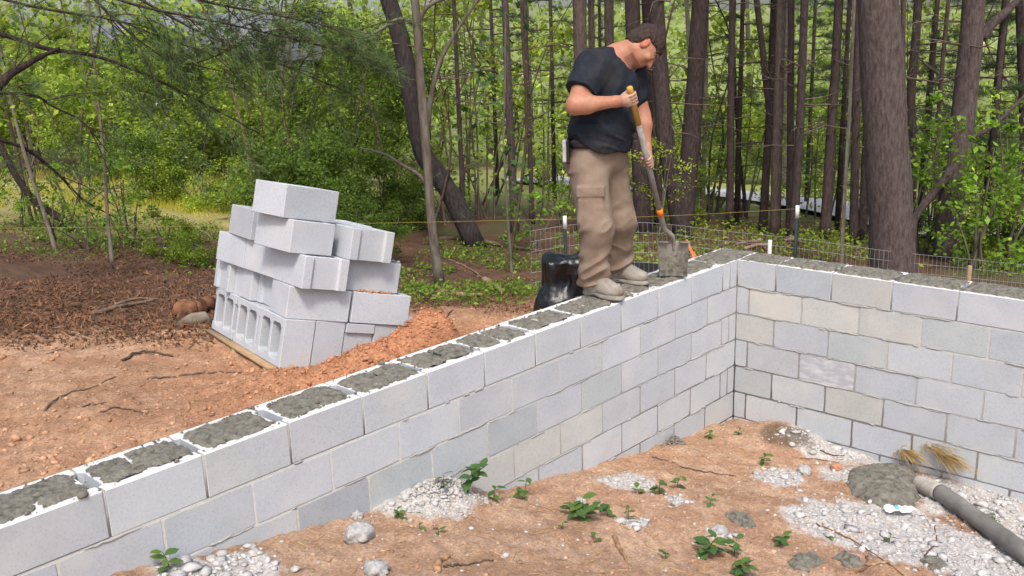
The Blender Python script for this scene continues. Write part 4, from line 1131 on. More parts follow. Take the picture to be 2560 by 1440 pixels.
# -- hair
H = SDF(HEA - 0.17, HEA + 0.17, 0.0045)
H.ell(hd_pt(0, -0.018, 0.036), (0.089, 0.112, 0.103), 0.01, HB); H.ell(hd_pt(0, -0.055, -0.030), (0.074, 0.068, 0.075), 0.03, HB)
def hair_cut(X, Y, Z):
    L_ = np.stack([X - HEA[0], Y - HEA[1], Z - HEA[2]], -1) @ HB
    r, f_, u = np.abs(L_[..., 0]), L_[..., 1], L_[..., 2]
    face = np.minimum(f_ - 0.062, 0.060 - u)                  # bare forehead and face in front
    face = np.maximum(face, -1)
    a = np.minimum(f_ - 0.034, 0.030 - u)                     # temples
    nape = -0.075 - u + 0.25 * (f_ + 0.08)
    ear = np.minimum(np.minimum(f_ + 0.036, 0.034 - u), r - 0.05)
    return np.maximum(np.maximum(np.maximum(a, ear), nape), np.minimum(f_ - 0.080, 0.062 - u))
H.cut(hair_cut, 0.008)
H.near(lambda x, y, z: 0.006 * fbm(x * 34, y * 34, z * 34, oct=2, seed=8) + 0.006 * fbm(x * 110, y * 110, z * 110, oct=2, seed=9), 0.03)
V, Q = H.mesh(); obj('hair', np_mesh('hair', V - MO, Q, M['hair'], True), man)

# -- shirt
S = SDF((0.90, -0.48, 0.84), (1.66, 0.06, 1.56), VOX)
S.ell(CHE + v3(0, 0.0, 0.0), (0.222, 0.160, 0.185), 0.05); S.ell(WAI + v3(0, 0.022, 0.05), (0.212, 0.190, 0.165), 0.08); S.ell(PEL + v3(0, 0.005, 0.08), (0.206, 0.182, 0.17), 0.07)
S.cone(NEC + v3(0, -0.03, -0.05), (RSH + CHE) / 2 + v3(0.05, 0, 0.06), 0.088, 0.098, 0.06); S.cone(NEC + v3(0, -0.03, -0.05), (LSH + CHE) / 2 + v3(-0.05, 0, 0.06), 0.088, 0.098, 0.06)
S.ell(CHE + v3(0, -0.06, 0.07), (0.19, 0.115, 0.13), 0.06)
rs_end = RSH + (REL - RSH) * 0.64; ls_end = LSH + (LEL - LSH) * 0.55
S.cone(RSH + v3(0, 0, 0.0), rs_end + (REL - RSH) * 0.2, 0.096, 0.094, 0.05); S.cone(LSH, ls_end, 0.092, 0.088, 0.05)
def folds(x, y, z):
    w = fbm(x * 9 + z * 5, y * 9 - z * 3, z * 3.2, oct=2, seed=4); w2 = fbm(x * 5 + y * 4, y * 5, z * 15 - x * 6, oct=2, seed=19)
    waist = sstep(1.18, 0.96, z)
    return -0.009 * (1 - 3.2 * np.abs(w)) - 0.010 * waist * (1 - 3.0 * np.abs(w2)) + 0.0015 * fbm(x * 40, y * 40, z * 40, oct=2, seed=14)
S.near(folds, 0.05)
da = (REL - RSH) / np.linalg.norm(REL - RSH); dl_ = (LEL - LSH) / np.linalg.norm(LEL - LSH)
def shirt_cut(X, Y, Z):
    hem = (0.978 - 0.085 * sstep(-0.30, -0.08, Y) + 0.008 * np.sin(X * 31 + Y * 19)) - Z
    sr = np.minimum((X - rs_end[0]) * da[0] + (Y - rs_end[1]) * da[1] + (Z - rs_end[2]) * da[2], np.minimum(X - 1.462, Z - 1.08))
    nk = NEC + v3(0.0, 0.0, -0.012); nn = hd_pt(0, -0.03, -0.05) - NEC; nn = nn / np.linalg.norm(nn)
    neck = np.minimum((X - nk[0]) * nn[0] + (Y - nk[1]) * nn[1] + (Z - nk[2]) * nn[2], 0.135 - np.sqrt((X - nk[0])**2 + (Y - nk[1])**2 + (Z - nk[2])**2))
    return np.maximum(np.maximum(hem, neck), sr)
S.cut(shirt_cut, 0.008)
V, Q = S.mesh(); V = smooth_mesh(V, Q, 1, 0.4); obj('shirt', np_mesh('shirt', V - MO, Q, M['shirt'], True), man)

# -- trousers
Tr = SDF((0.92, -0.52, 0.05), (1.64, 0.02, 1.04), VOX)
Tr.ell(PEL + v3(0, -0.012, 0.02), (0.196, 0.168, 0.165), 0.06); Tr.ell(PEL + v3(0, -0.06, -0.05), (0.165, 0.125, 0.125), 0.07)
for h_, k_, a_ in ((RHI, RKN, RAN), (LHI, LKN, LAN)):
    kk = k_ + v3(0, 0.005, 0)
    Tr.cone(h_ + v3(0, -0.01, 0), kk, 0.122, 0.098, 0.05); Tr.cone(kk, a_ + v3(0, 0.005, 0.05), 0.096, 0.088, 0.05)
    Tr.cone(a_ + v3(0, 0.005, 0.07), a_ + v3(0, 0.012, 0.03), 0.096, 0.090, 0.03)
# cargo pocket with flap on the right thigh, facing the lens
pc = v3(1.505, -0.17, 0.60); pn = v3(0.80, 0.58, 0.0); pn /= np.linalg.norm(pn); pt = v3(-pn[1], pn[0], 0)
PR = np.stack([pt, pn, v3(0, 0, 1)], 1)
Tr.box(pc + v3(0, 0, -0.025) - pn * 0.022, (0.080, 0.030, 0.105), 0.018, 0.014, PR)
Tr.box(pc + v3(0, 0, 0.078) - pn * 0.016, (0.086, 0.030, 0.034), 0.008, 0.004, PR)
def creases(x, y, z):
    low = sstep(0.42, 0.12, z); kn = np.exp(-((z - 0.46) / 0.09)**2); hip = np.exp(-((z - 0.80) / 0.07)**2)
    w = fbm(x * 6, y * 6, z * 13 + x * 5 - y * 6, oct=1, seed=31); w2 = fbm(x * 7, y * 7, z * 12 - x * 5, oct=1, seed=33)
    w3 = fbm(x * 11 + z * 3, y * 11, z * 5, oct=2, seed=35)
    return -(0.019 * (low + 0.6 * kn + 0.4 * hip)) * (1 - 2.6 * np.abs(w)) * 0.9 - 0.006 * (low * 1.3 + 0.5) * (1 - 2.4 * np.abs(w2)) - 0.004 * w3
Tr.near(creases, 0.05)
def tr_cut(X, Y, Z):
    az = np.where(X > 1.25, RAN[2], LAN[2]); ay = np.where(X > 1.25, RAN[1], LAN[1])
    hem = (0.062 + 0.28 * np.clip(Y - ay, 0, 0.14) + 0.008 * np.sin(X * 60)) - Z
    return np.maximum(hem, Z - 0.985)
Tr.cut(tr_cut, 0.008)
V, Q = Tr.mesh(); V = smooth_mesh(V, Q, 1, 0.35); obj('trousers', np_mesh('trousers', V - MO, Q, M['khaki'], True), man)
# belt showing below the hem
a = np.linspace(0, 2 * np.pi, 72, endpoint=False); m = MB(); ring = []
for zz, dr_ in ((0.932, 0.0), (0.932, 0.006), (0.968, 0.006), (0.968, 0.0)):
    ring.append(np.stack([PEL[0] + (0.200 + dr_) * np.cos(a), PEL[1] - 0.012 + (0.174 + dr_) * np.sin(a), np.full(72, zz)], 1))
V = np.concatenate(ring); i = np.arange(72); F = [np.stack([q * 72 + i, q * 72 + (i + 1) % 72, (q + 1) % 4 * 72 + (i + 1) % 72, (q + 1) % 4 * 72 + i], 1) for q in range(4)]
m.add(V - MO, F); m.build('belt', M['belt'], man, True)

# -- boots: one of each foot, sole as a sub-part
def boot(an, d, tz):
    d = np.array([d[0], d[1], 0.0]); d /= np.linalg.norm(d); s_ = np.array([d[1], -d[0], 0.0])
    heel = np.array([an[0], an[1], 0.0]) - d * 0.055; gr = tz
    R_ = np.stack([s_, d, v3(0, 0, 1)], 1)
    S_ = SDF(heel - 0.16 + v3(0, 0, 0.10), heel + d * 0.30 + v3(0.16, 0.16, 0.30) - v3(0, 0, 0), 0.0048)
    S_ = SDF(np.minimum(heel, heel + d * 0.3) - v3(0.09, 0.09, 0.03), np.maximum(heel, heel + d * 0.3) + v3(0.09, 0.09, 0.27), 0.0048)
    S_.cone(heel + d * 0.055 + v3(0, 0, 0.10), heel + d * 0.055 + v3(0, 0, 0.22), 0.055, 0.062, 0.03)
    S_.ell(heel + d * 0.045 + v3(0, 0, 0.055), (0.044, 0.055, 0.060), 0.03, R_)
    S_.ell(heel + d * 0.150 + v3(0, 0, 0.050), (0.050, 0.125, 0.052), 0.04, R_)
    S_.ell(heel + d * 0.215 + v3(0, 0, 0.046), (0.054, 0.085, 0.042), 0.03, R_)
    S_.cone(heel + d * 0.07 + v3(0, 0, 0.12), heel + d * 0.17 + v3(0, 0, 0.075), 0.045, 0.035, 0.04)
    S_.near(lambda x, y, z: 0.003 * fbm(x * 28, y * 28, z * 40, oct=2, seed=6), 0.03)
    S_.cut(lambda X, Y, Z: (0.020 - Z), 0.004)
    V, Q = S_.mesh(); V = V + v3(0, 0, gr)
    b = obj('boot', np_mesh('boot', V - MO, Q, M['boot'], True), man)
    o2 = SDF(np.minimum(heel, heel + d * 0.3) - v3(0.09, 0.09, 0.03), np.maximum(heel, heel + d * 0.3) + v3(0.09, 0.09, 0.08), 0.0048)
    o2.ell(heel + d * 0.045, (0.048, 0.058, 0.05), 0.02, R_); o2.ell(heel + d * 0.15, (0.050, 0.13, 0.05), 0.02, R_); o2.ell(heel + d * 0.215, (0.058, 0.088, 0.05), 0.03, R_)
    arch = heel + d * 0.105
    o2.cut(lambda X, Y, Z: np.maximum(Z - 0.028, -Z + 0.010 * np.exp(-(((X - arch[0]) * d[0] + (Y - arch[1]) * d[1]) / 0.03)**2)), 0.003)
    V, Q = o2.mesh(); V = V + v3(0, 0, gr)
    obj('sole', np_mesh('sole', V - MO, Q, M['boot'], True), b)
    return b
boot(RAN, (0.04, 1.0), 0.012)
boot(LAN, (-0.10, 1.0), 0.010)

# -- case clipped on the belt behind the right hip
cp = at(1412, 377, 5.74)
ph = thing('belt_case', 'scuffed silver phone case clipped on the man\'s belt', 'phone case', tuple(cp))
pr = v3(0.55, -0.80, 0); pr /= np.linalg.norm(pr); ps = v3(-pr[1], pr[0], 0); PRM = np.stack([ps, pr, v3(0.03, 0, 1)], 1)
m = SDF((-.12, -.12, -.12), (.12, .12, .12), .004).box((0, 0, 0), (0.030, 0.014, 0.068), 0.008, 0.002, PRM); V, Q = m.mesh(); obj('case_shell', np_mesh('case_shell', V, Q, M['phone_case'], True), ph)
m = SDF((-.12, -.12, -.12), (.12, .12, .12), .004).box(-pr * 0.020 + v3(0, 0, -0.006), (0.032, 0.010, 0.070), 0.006, 0.002, PRM); V, Q = m.mesh(); obj('holder', np_mesh('holder', V, Q, M['belt'], True), ph)

# ------------------------------------------------------------------ the shovel
sh = thing('shovel', 'square-bladed shovel with yellow and grey handle, blade caked in mortar', 'shovel', (0.776, -0.05, 0.015))
SO = np.array(sh.location)
L_ = np.linalg.norm(HSOC - HTOP)
m = MB(); m.tube(np.stack([HTOP - hd * 0.03, HTOP - hd * 0.027, HTOP, HTOP + hd * 0.235]) - SO, np.array([0.010, 0.018, 0.0185, 0.0185]), 16); m.build('grip', M['yellow'], sh, True)
m = MB(); m.tube(np.stack([HTOP + hd * 0.235, HTOP + hd * (L_ - 0.06)]) - SO, 0.0183, 16); m.build('handle', M['ash'], sh, True)
m = MB(); m.tube(np.stack([HTOP + hd * (L_ - 0.06), HTOP + hd * (L_ - 0.005)]) - SO, 0.0215, 16); m.build('ferrule', M['orange'], sh, True)
# blade frame: lower edge rests in the mortar, face turned to the lens, leaning back
bl, br_ = on_plane(1645, 688, 2, 0.018), on_plane(1721, 690, 2, 0.018)
bc = (bl + br_) / 2; bx = (br_ - bl); BWID = np.linalg.norm(bx); bx /= BWID
btop = at(1681, 604, 6.235); bzv = btop - bc; bzv -= bx * (bzv @ bx); BHGT = np.linalg.norm(bzv); bzv /= BHGT
bn = np.cross(bx, bzv)
if bn @ CAM_R[2] > 0: bn = -bn
nu, nv = 25, 29
U, W_ = np.meshgrid(np.linspace(-1, 1, nu), np.linspace(0, 1, nv), indexing='ij')
half = BWID / 2 * (0.92 + 0.08 * W_)
cup = -0.018 * (1 - U**2) * (0.35 + 0.65 * W_) + 0.010 * np.abs(U)**6
P_ = bc + (U * half)[..., None] * bx + (W_ * BHGT)[..., None] * bzv + cup[..., None] * bn
i = (np.arange(nu - 1)[:, None] * nv + np.arange(nv - 1)[None]).ravel(); FB = np.stack([i, i + nv, i + nv + 1, i + 1], 1)
bo = obj('blade', np_mesh('blade', P_.reshape(-1, 3) - SO, FB, M['steel'], True), sh)
md = bo.modifiers.new('thick', 'SOLIDIFY'); md.thickness = 0.003; md.offset = -1
for sgn in (-1, 1):      # rolled steps along the top edge
    m = MB(); c = bc + bzv * BHGT + bx * sgn * BWID * 0.33 - bn * 0.002
    m.box(c - SO + bn * 0.010, (BWID * 0.155, 0.0022, 0.016), np.stack([bx, bzv, bn], 1)); m.build('step', M['steel'], bo, False)
neck_pts = spline(np.stack([HTOP + hd * (L_ - 0.02), HSOC + hd * 0.05, HSOC + hd * 0.10 + v3(0, 0, 0), bc + bzv * (BHGT + 0.02) - bn * 0.004, bc + bzv * BHGT * 0.72 - bn * 0.012]), 20)
m = MB(); m.tube(neck_pts - SO, np.concatenate([np.linspace(0.0195, 0.0165, 12), np.linspace(0.016, 0.004, 8)]), 14); m.build('socket', M['steel'], sh, True)
# mortar crust on the blade
U, W_ = np.meshgrid(np.linspace(-1, 1, 61), np.linspace(0, 1, 71), indexing='ij')
half = BWID / 2 * (0.92 + 0.08 * W_); cup = -0.018 * (1 - U**2) * (0.35 + 0.65 * W_) + 0.010 * np.abs(U)**6
edge = 0.60 + 0.24 * np.abs(U)**2.2 - W_ + 0.10 * fbm(U * 3, W_ * 3, oct=3, seed=3) + 0.03 * fbm(U * 14, W_ * 14, oct=2, seed=5)
th = np.where(edge > 0, 0.003 + np.minimum(0.009, edge * 0.05) + 0.003 * fbm(U * 9, W_ * 12, oct=3, seed=6), -0.004)
P_ = bc + (U * half * 0.985)[..., None] * bx + ((W_ * 0.985) * BHGT)[..., None] * bzv + (cup + th)[..., None] * bn
ok = edge > 0; an = ok[:-1, :-1] | ok[1:, :-1] | ok[:-1, 1:] | ok[1:, 1:]
I, J = np.nonzero(an); b = I * 71 + J; F = np.stack([b, b + 71, b + 72, b + 1], 1)
used = np.unique(F); mp = np.zeros(61 * 71, int); mp[used] = np.arange(len(used))
obj('mortar_crust', np_mesh('mortar_crust', P_.reshape(-1, 3)[used] - SO, mp[F], M['mortar'], True), bo)

# ------------------------------------------------------------------ wire fence, posts, string, bundle
fxs = np.array([1325, 1400, 1500, 1600, 1834, 2000, 2200, 2400, 2560, 2760])
fys = np.array([578, 566, 556, 556, 580, 597, 625, 646, 662, 684])
fds = np.array([8.9, 9.0, 9.2, 9.3, 9.5, 9.6, 9.7, 9.85, 10.0, 10.2])
FT = spline(np.stack([at(a, b, c) for a, b, c in zip(fxs, fys, fds)]), 400)
seg = np.concatenate([[0], np.cumsum(np.linalg.norm(np.diff(FT, axis=0), axis=1))])
fence = thing('wire_fence', 'sagging welded wire garden fence behind the wall', 'fence', tuple(FT[200] - np.array([0, 0, 0.9])))
FO = np.array(fence.location)
rf = np.random.default_rng(8)
m = MB()
for r in range(9):
    if r == 8: pass
    P = FT[::5].copy(); P[:, 2] -= r * 0.1016; P[:, :2] += 0.010 * fbm(np.arange(len(P)) * 0.15, np.full(len(P), r * 0.4), oct=2, seed=4)[:, None]
    m.tube(P - FO, 0.0019, 4, False)
su = np.arange(0, seg[-1], 0.0508)
for s_ in su:
    p = np.array([np.interp(s_, seg, FT[:, i]) for i in range(3)])
    zz = np.linspace(0, -0.813, 4)
    P = p + np.stack([0.006 * np.sin(zz * 6 + s_), 0.006 * np.cos(zz * 5 + s_ * 2), zz], 1)
    m.tube(P - FO, 0.0015, 4, False)
m.build('wire_mesh', M['wire'], fence)
def t_post(px, py, z_top, label):
    p = on_plane(px, py, 2, z_top); g = gz1(p[0], p[1]) - 0.15
    t = obj('post', None, fence, tuple(p - FO)); 
    m = MB(); h = (z_top - g) / 2 - 0.06
    m.box((0, 0, -h - 0.12), (0.016, 0.003, h)); m.box((0, -0.014, -h - 0.12), (0.003, 0.012, h)); o = m.build('post_stem', M['green_paint'], t)
    m = MB(); m.box((0, 0, -0.06), (0.0172, 0.0042, 0.0605)); m.box((0, -0.0152, -0.06), (0.0042, 0.0122, 0.0605)); m.build('post_tip', M['white_paint'], t)
    a = math.atan2(CAM_R[2][1], CAM_R[2][0]); t.rotation_euler = (0, 0, a + math.pi / 2)
    t['label'] = label
    return p
tp1 = t_post(1412, 540, 0.02, 'green steel post with a white tip left of the man')
tp2 = t_post(1994, 514, 0.02, 'green steel post with a white tip in front of the trunks')

def string_line(a, b, label):
    P = spline(np.stack([a, (a + b) / 2 - np.array([0, 0, 0.012]), b]), 30); c = P.mean(0)
    m = MB(); m.tube(P - c, 0.0011, 4, False); o = m.build('string_line', M['string'], None); o.location = c
    return tag(o, label, 'string')
sa = on_plane(-60, 571, 2, 0.0)
string_line(sa, tp1 + np.array([0, 0, -0.03]), 'taut yellow mason string running across the left half behind the blocks')
string_line(tp1 + np.array([0, 0, -0.03]), tp2 + np.array([0, 0, -0.03]), 'thin yellow string tied between the two white-tipped posts')
# wooden stake out of frame that carries the string at its far end
m = MB(); g = gz1(sa[0], sa[1]); m.box((0, 0, (0.06 - g) / 2 + g - 0.02 - 0), (0.018, 0.018, (0.10 - g) / 2)); o = m.build('stake', M['wood'], None); o.location = (sa[0], sa[1], 0.0)
tag(o, 'wooden stake holding the far left end of the yellow string', 'stake')

# short stakes just behind the short wall
def stake(px, ytop, ybot, x, r, mt, label, top_cut=0.0):
    p = on_plane(px, ybot, 0, x); q = on_plane(px, ytop, 0, x); g = gz1(p[0], p[1])
    m = MB(); m.tube(np.array([[0, 0, g - 0.1 - q[2]], [0, 0, -0.006], [0, 0, 0]]), np.array([r, r, r * 0.8]), 10); o = m.build('stake', M[mt], None, False); o.location = q
    return tag(o, label, 'stake')
stake(1925, 600, 632, -0.40, 0.0155, 'white_paint', 'white plastic stake poking up behind the wall corner')
stake(2425, 664, 690, -0.45, 0.0145, 'wood', 'short wooden stake poking up behind the short wall at the right')

# orange flagging tape behind the corner
tp_ = np.stack([at(1717, 598, 7.6), at(1722, 612, 7.58), at(1728, 626, 7.55), at(1735, 640, 7.5), at(1733, 652, 7.5)])
P = spline(tp_, 16); w = np.array(CAM_R[0]) * np.linspace(0.005, 0.020, 16)[:, None]
V = np.concatenate([P - w, P + w]); i = np.arange(15); F = np.stack([i, i + 1, i + 17, i + 16], 1)
o = obj('flagging_tape', np_mesh('flagging_tape', V, F, M['tape'], True)); md = o.modifiers.new('thick', 'SOLIDIFY'); md.thickness = 0.001
tag(o, 'strip of orange flagging tape hanging behind the shovel blade', 'tape')
m = MB(); p0 = at(1717, 598, 7.6); g = gz1(p0[0], p0[1]); m.tube(np.array([[0, 0, g - p0[2] - 0.1], [0, 0, 0.0]]), 0.006, 6); o = m.build('stake', M['stick'], None); o.location = p0 + 0.02 * CAM_R[2]
tag(o, 'thin wooden pin that carries the orange tape', 'stake')

# black plastic bundle
bp = at(1412, 700, 7.75); g = gz1(bp[0], bp[1])
bs = SDF((-.42, -.42, -.04), (.42, .42, .85), 0.011); az = math.atan2(CAM_R[0][1], CAM_R[0][0])
RB = rotmat((0, 0, 1), az)
top = at(1412, 628, 7.75)[2] - g
bs.box((0, 0, top / 2 - 0.02), (0.165, 0.13, top / 2 + 0.01), 0.05, 0.02, RB); bs.ell(RB @ v3(-0.02, -0.04, 0.16), (0.22, 0.16, 0.20), 0.08, RB); bs.ell(RB @ v3(0.13, 0.0, top * 0.8), (0.08, 0.1, 0.12), 0.05, RB)
bs.near(lambda x, y, z: -0.026 * (1 - 3.0 * np.abs(fbm(x * 6 + z * 2, y * 6, z * 2.4, oct=2, seed=12))) - 0.004 * (1 - 2.6 * np.abs(fbm(x * 14, y * 14 + z * 4, z * 14, oct=2, seed=15))), 0.06)
V, Q = bs.mesh(); o = obj('plastic_bundle', np_mesh('plastic_bundle', V, Q, M['black_plastic'], True), None, (bp[0], bp[1], g - 0.02))
tag(o, 'crumpled black plastic bundle standing behind the man', 'bag')
# low black silt barrier behind the mesh
P = spline(np.stack([at(1440, 650, 9.35), at(1520, 652, 9.4), at(1600, 656, 9.45), at(1660, 662, 9.5), at(1750, 676, 9.6)]), 24)
V = np.concatenate([P, P * [1, 1, 0] + np.stack([0 * P[:, 0], 0 * P[:, 0], gz(P[:, 0], P[:, 1]) - 0.05], 1)]); i = np.arange(23)
o = obj('silt_barrier', np_mesh('silt_barrier', V, np.stack([i, i + 24, i + 25, i + 1], 1), M['fabric_black'], True)); md = o.modifiers.new('thick', 'SOLIDIFY'); md.thickness = 0.004
tag(o, 'low black fabric silt barrier behind the wire mesh', 'barrier')

# ------------------------------------------------------------------ weeds inside the wall
def leaf_shape():
    V = np.array([[0, 0, 0], [-.22, .25, .05], [-.30, .52, .06], [-.16, .80, .03], [0, 1.0, -.06], [.16, .80, .03], [.30, .52, .06], [.22, .25, .05], [0, .27, 0], [0, .53, .0], [0, .79, -.02]], float)
    F = np.array([[0, 8, 1], [0, 7, 8], [3, 10, 4], [4, 10, 5]]); Q = np.array([[1, 8, 9, 2], [2, 9, 10, 3], [7, 6, 9, 8], [6, 5, 10, 9]])
    return V, [F, Q]
LV, LF = leaf_shape()
LEAFM = [np_mesh('leaf', LV, LF, M['weed'], True, {'tint': np.tile(t, (len(LV), 1))}) for t in ((1, 1, 1), (1.25, 1.15, .9), (.75, .85, .9))]
def weed(px, py, h, n, ls, label, seed, p=None):
    h *= 1.12; ls *= 1.2
    p = hit(px, py) if p is None else p
    rr = random.Random(seed); t = thing('weed', label, 'weed', tuple(p), 'green weeds growing inside the wall')
    ns = max(1, n // 5)
    for s_ in range(ns):
        a = rr.uniform(0, 6.28); l = h * rr.uniform(.55, 1.0); sp = rr.uniform(.3, .9) * (0.4 if ns == 1 else 1)
        tip = np.array([math.cos(a) * l * sp, math.sin(a) * l * sp, l])
        P = spline(np.stack([v3(0, 0, -0.02), tip * [.35, .35, .55], tip]), 7)
        m = MB(); m.tube(P, np.linspace(.0028, .0014, 7), 5, tint=(.9, .75, .6)); m.build('stem', M['weed'], t, True, True)
        k = max(3, n // ns)
        for j in range(k):
            f = 0.35 + 0.65 * (j + 1) / k; q = P[min(6, int(f * 6))]
            ang = a + j * 2.2 + rr.uniform(-.5, .5)
            s = ls * rr.uniform(.7, 1.15)
            o = obj('leaf', LEAFM[rr.randrange(3)], t, tuple(q), (rr.uniform(-.45, .35), rr.uniform(-.35, .35), ang), (s, s, s))
WEEDS = [(1165, 1232, .17, 15, .070, 'largest weed at the foot of the long wall beside the lime heap'), (1235, 1255, .10, 9, .045, 'low weed just right of the largest weed by the wall'),
         (1310, 1245, .10, 10, .050, 'weed with spread leaves right of the low weed by the wall'), (1110, 1232, .07, 5, .05, 'small weed on the lime heap at the wall'),
         (1462, 1300, .13, 16, .072, 'broad leafy weed cluster in the middle of the soil slope'), (1425, 1290, .07, 6, .055, 'weed sprig at the left of the broad cluster'), (1520, 1290, .08, 6, .055, 'weed sprig at the right of the broad cluster'),
         (1572, 1305, .09, 6, .032, 'thin upright weed between the broad cluster and the stones'), (1648, 1238, .09, 8, .052, 'weed left of a pair above the slope centre'), (1692, 1222, .08, 6, .05, 'weed right of a pair above the slope centre'),
         (1908, 1160, .08, 9, .045, 'weed in front of the dark humus heap'), (1775, 1268, .06, 6, .04, 'low weed on bare soil left of the diamond concrete splash'), (1598, 1240, .06, 5, .04, 'pale weed at the right end of the lime pebbles'),
         (1762, 1385, .12, 14, .072, 'big weed at the bottom right beside a lime lump'), (1835, 1385, .09, 9, .055, 'weed trailing right of the big bottom weed'), (1848, 1432, .09, 10, .065, 'weed cut by the bottom edge below the trailing weed'),
         (1955, 1355, .08, 7, .055, 'weed between two dark concrete splashes and the slope'), (998, 1298, .05, 7, .035, 'tiny weed at the left of the wall heap'), (1097, 1332, .035, 3, .04, 'single round-leaf sprout on bare soil'),
         (1050, 1328, .03, 3, .03, 'tiny sprout left of the round-leaf sprout'), (425, 1428, .10, 6, .055, 'weed at the bottom left against the wall'), (2222, 1362, .05, 4, .04, 'two-leaf sprout on lime in front of the wrapper'),
         (2485, 1310, .05, 5, .04, 'small weed right behind the hose'), (1845, 1090, .07, 5, .045, 'small weed in the inner corner of the wall'), (1775, 1098, .06, 7, .04, 'weed hugging the long wall near the corner'),
         (2112, 1085, .09, 4, .04, 'weed stem growing up the short wall'), (1405, 1330, .035, 3, .03, 'tiny light green sprout at the bottom centre'), (1490, 1362, .03, 3, .03, 'tiny sprout below the broad weed cluster'),
         (1665, 1395, .05, 4, .035, 'yellowish sprout left of the big bottom weed'), (2075, 1345, .03, 3, .03, 'lone sprout right of the weed between splashes')]
for i, w_ in enumerate(WEEDS): weed(*w_[:5], w_[5], 50 + i)

# ------------------------------------------------------------------ foliage meshes
def leaf_quads(C_, size, rng, up=0.35, tint=None, aspect=0.55, D=None):
    """one folded diamond leaf per centre"""
    n = len(C_)
    d = rng.normal(0, 1, (n, 3)); d[:, 2] = d[:, 2] * 0.6 - 0.25
    if D is not None: d = d * 0.5 + D
    d /= np.linalg.norm(d, axis=1)[:, None]
    nn = rng.normal(0, 1, (n, 3)) + np.array([0, 0, up * 3]); s = np.cross(d, nn); s /= np.linalg.norm(s, axis=1)[:, None] + 1e-9
    L_ = (size * rng.uniform(.6, 1.3, n))[:, None]
    a = C_ - d * L_ * .5; b = C_ + d * L_ * .5
    c = C_ + s * L_ * aspect * .5 - d * L_ * .05; e = C_ - s * L_ * aspect * .5 - d * L_ * .05
    V = np.stack([a, c, b, e], 1).reshape(-1, 3); F = np.arange(4 * n).reshape(-1, 4)
    return V, F, (None if tint is None else np.repeat(tint, 4, 0))

def tints(n, rng, base=(1, 1, 1), var=0.28, yel=0.3):
    v = np.exp(rng.normal(0, var, n))[:, None] * np.asarray(base)
    y = rng.random(n)[:, None] * yel
    return v * np.concatenate([1 + y, 1 + 0.35 * y, 1 - 0.3 * y], 1)

def crown_leaves(n, clumps, rng, shell=0.35, spread=0.16, zs=0.9, base=(1, 1, 1), size=0.055, yel=0.3):
    d = rng.normal(0, 1, (clumps, 3)); d /= np.linalg.norm(d, axis=1)[:, None]
    c = d * (rng.uniform(shell, 1, clumps)**0.6)[:, None] * np.array([1, 1, zs])
    w = rng.dirichlet(np.ones(clumps) * 2.0); k = rng.choice(clumps, n, p=w)
    sp = spread * rng.uniform(.5, 1.5, clumps)
    P = c[k] + rng.normal(0, 1, (n, 3)) * sp[k][:, None] * np.array([1, 1, .75])
    ct = np.exp(rng.normal(0, .22, clumps))[k][:, None]
    return leaf_quads(P, np.full(n, size), rng, tint=tints(n, rng, base, yel=yel) * ct)

RF = np.random.default_rng(77)
def crown_mesh(n, clumps, size, base, **kw):
    V, F, T_ = crown_leaves(n, clumps, RF, size=size, base=base, **kw)
    return np_mesh('crown', V, F, M['leaf'], False, {'tint': T_})
# sizes are for a crown of unit radius
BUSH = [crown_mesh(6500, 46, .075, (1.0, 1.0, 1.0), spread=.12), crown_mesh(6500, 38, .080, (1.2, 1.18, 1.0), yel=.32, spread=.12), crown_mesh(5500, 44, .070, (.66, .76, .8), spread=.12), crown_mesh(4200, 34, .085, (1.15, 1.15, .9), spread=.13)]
SPARSE = [crown_mesh(900, 40, .085, (1.1, 1.15, .9), spread=.10, zs=1.3), crown_mesh(650, 30, .10, (1.35, 1.2, .9), spread=.10, zs=1.3), crown_mesh(500, 26, .13, (.85, 1.05, .8), spread=.10, zs=1.2)]

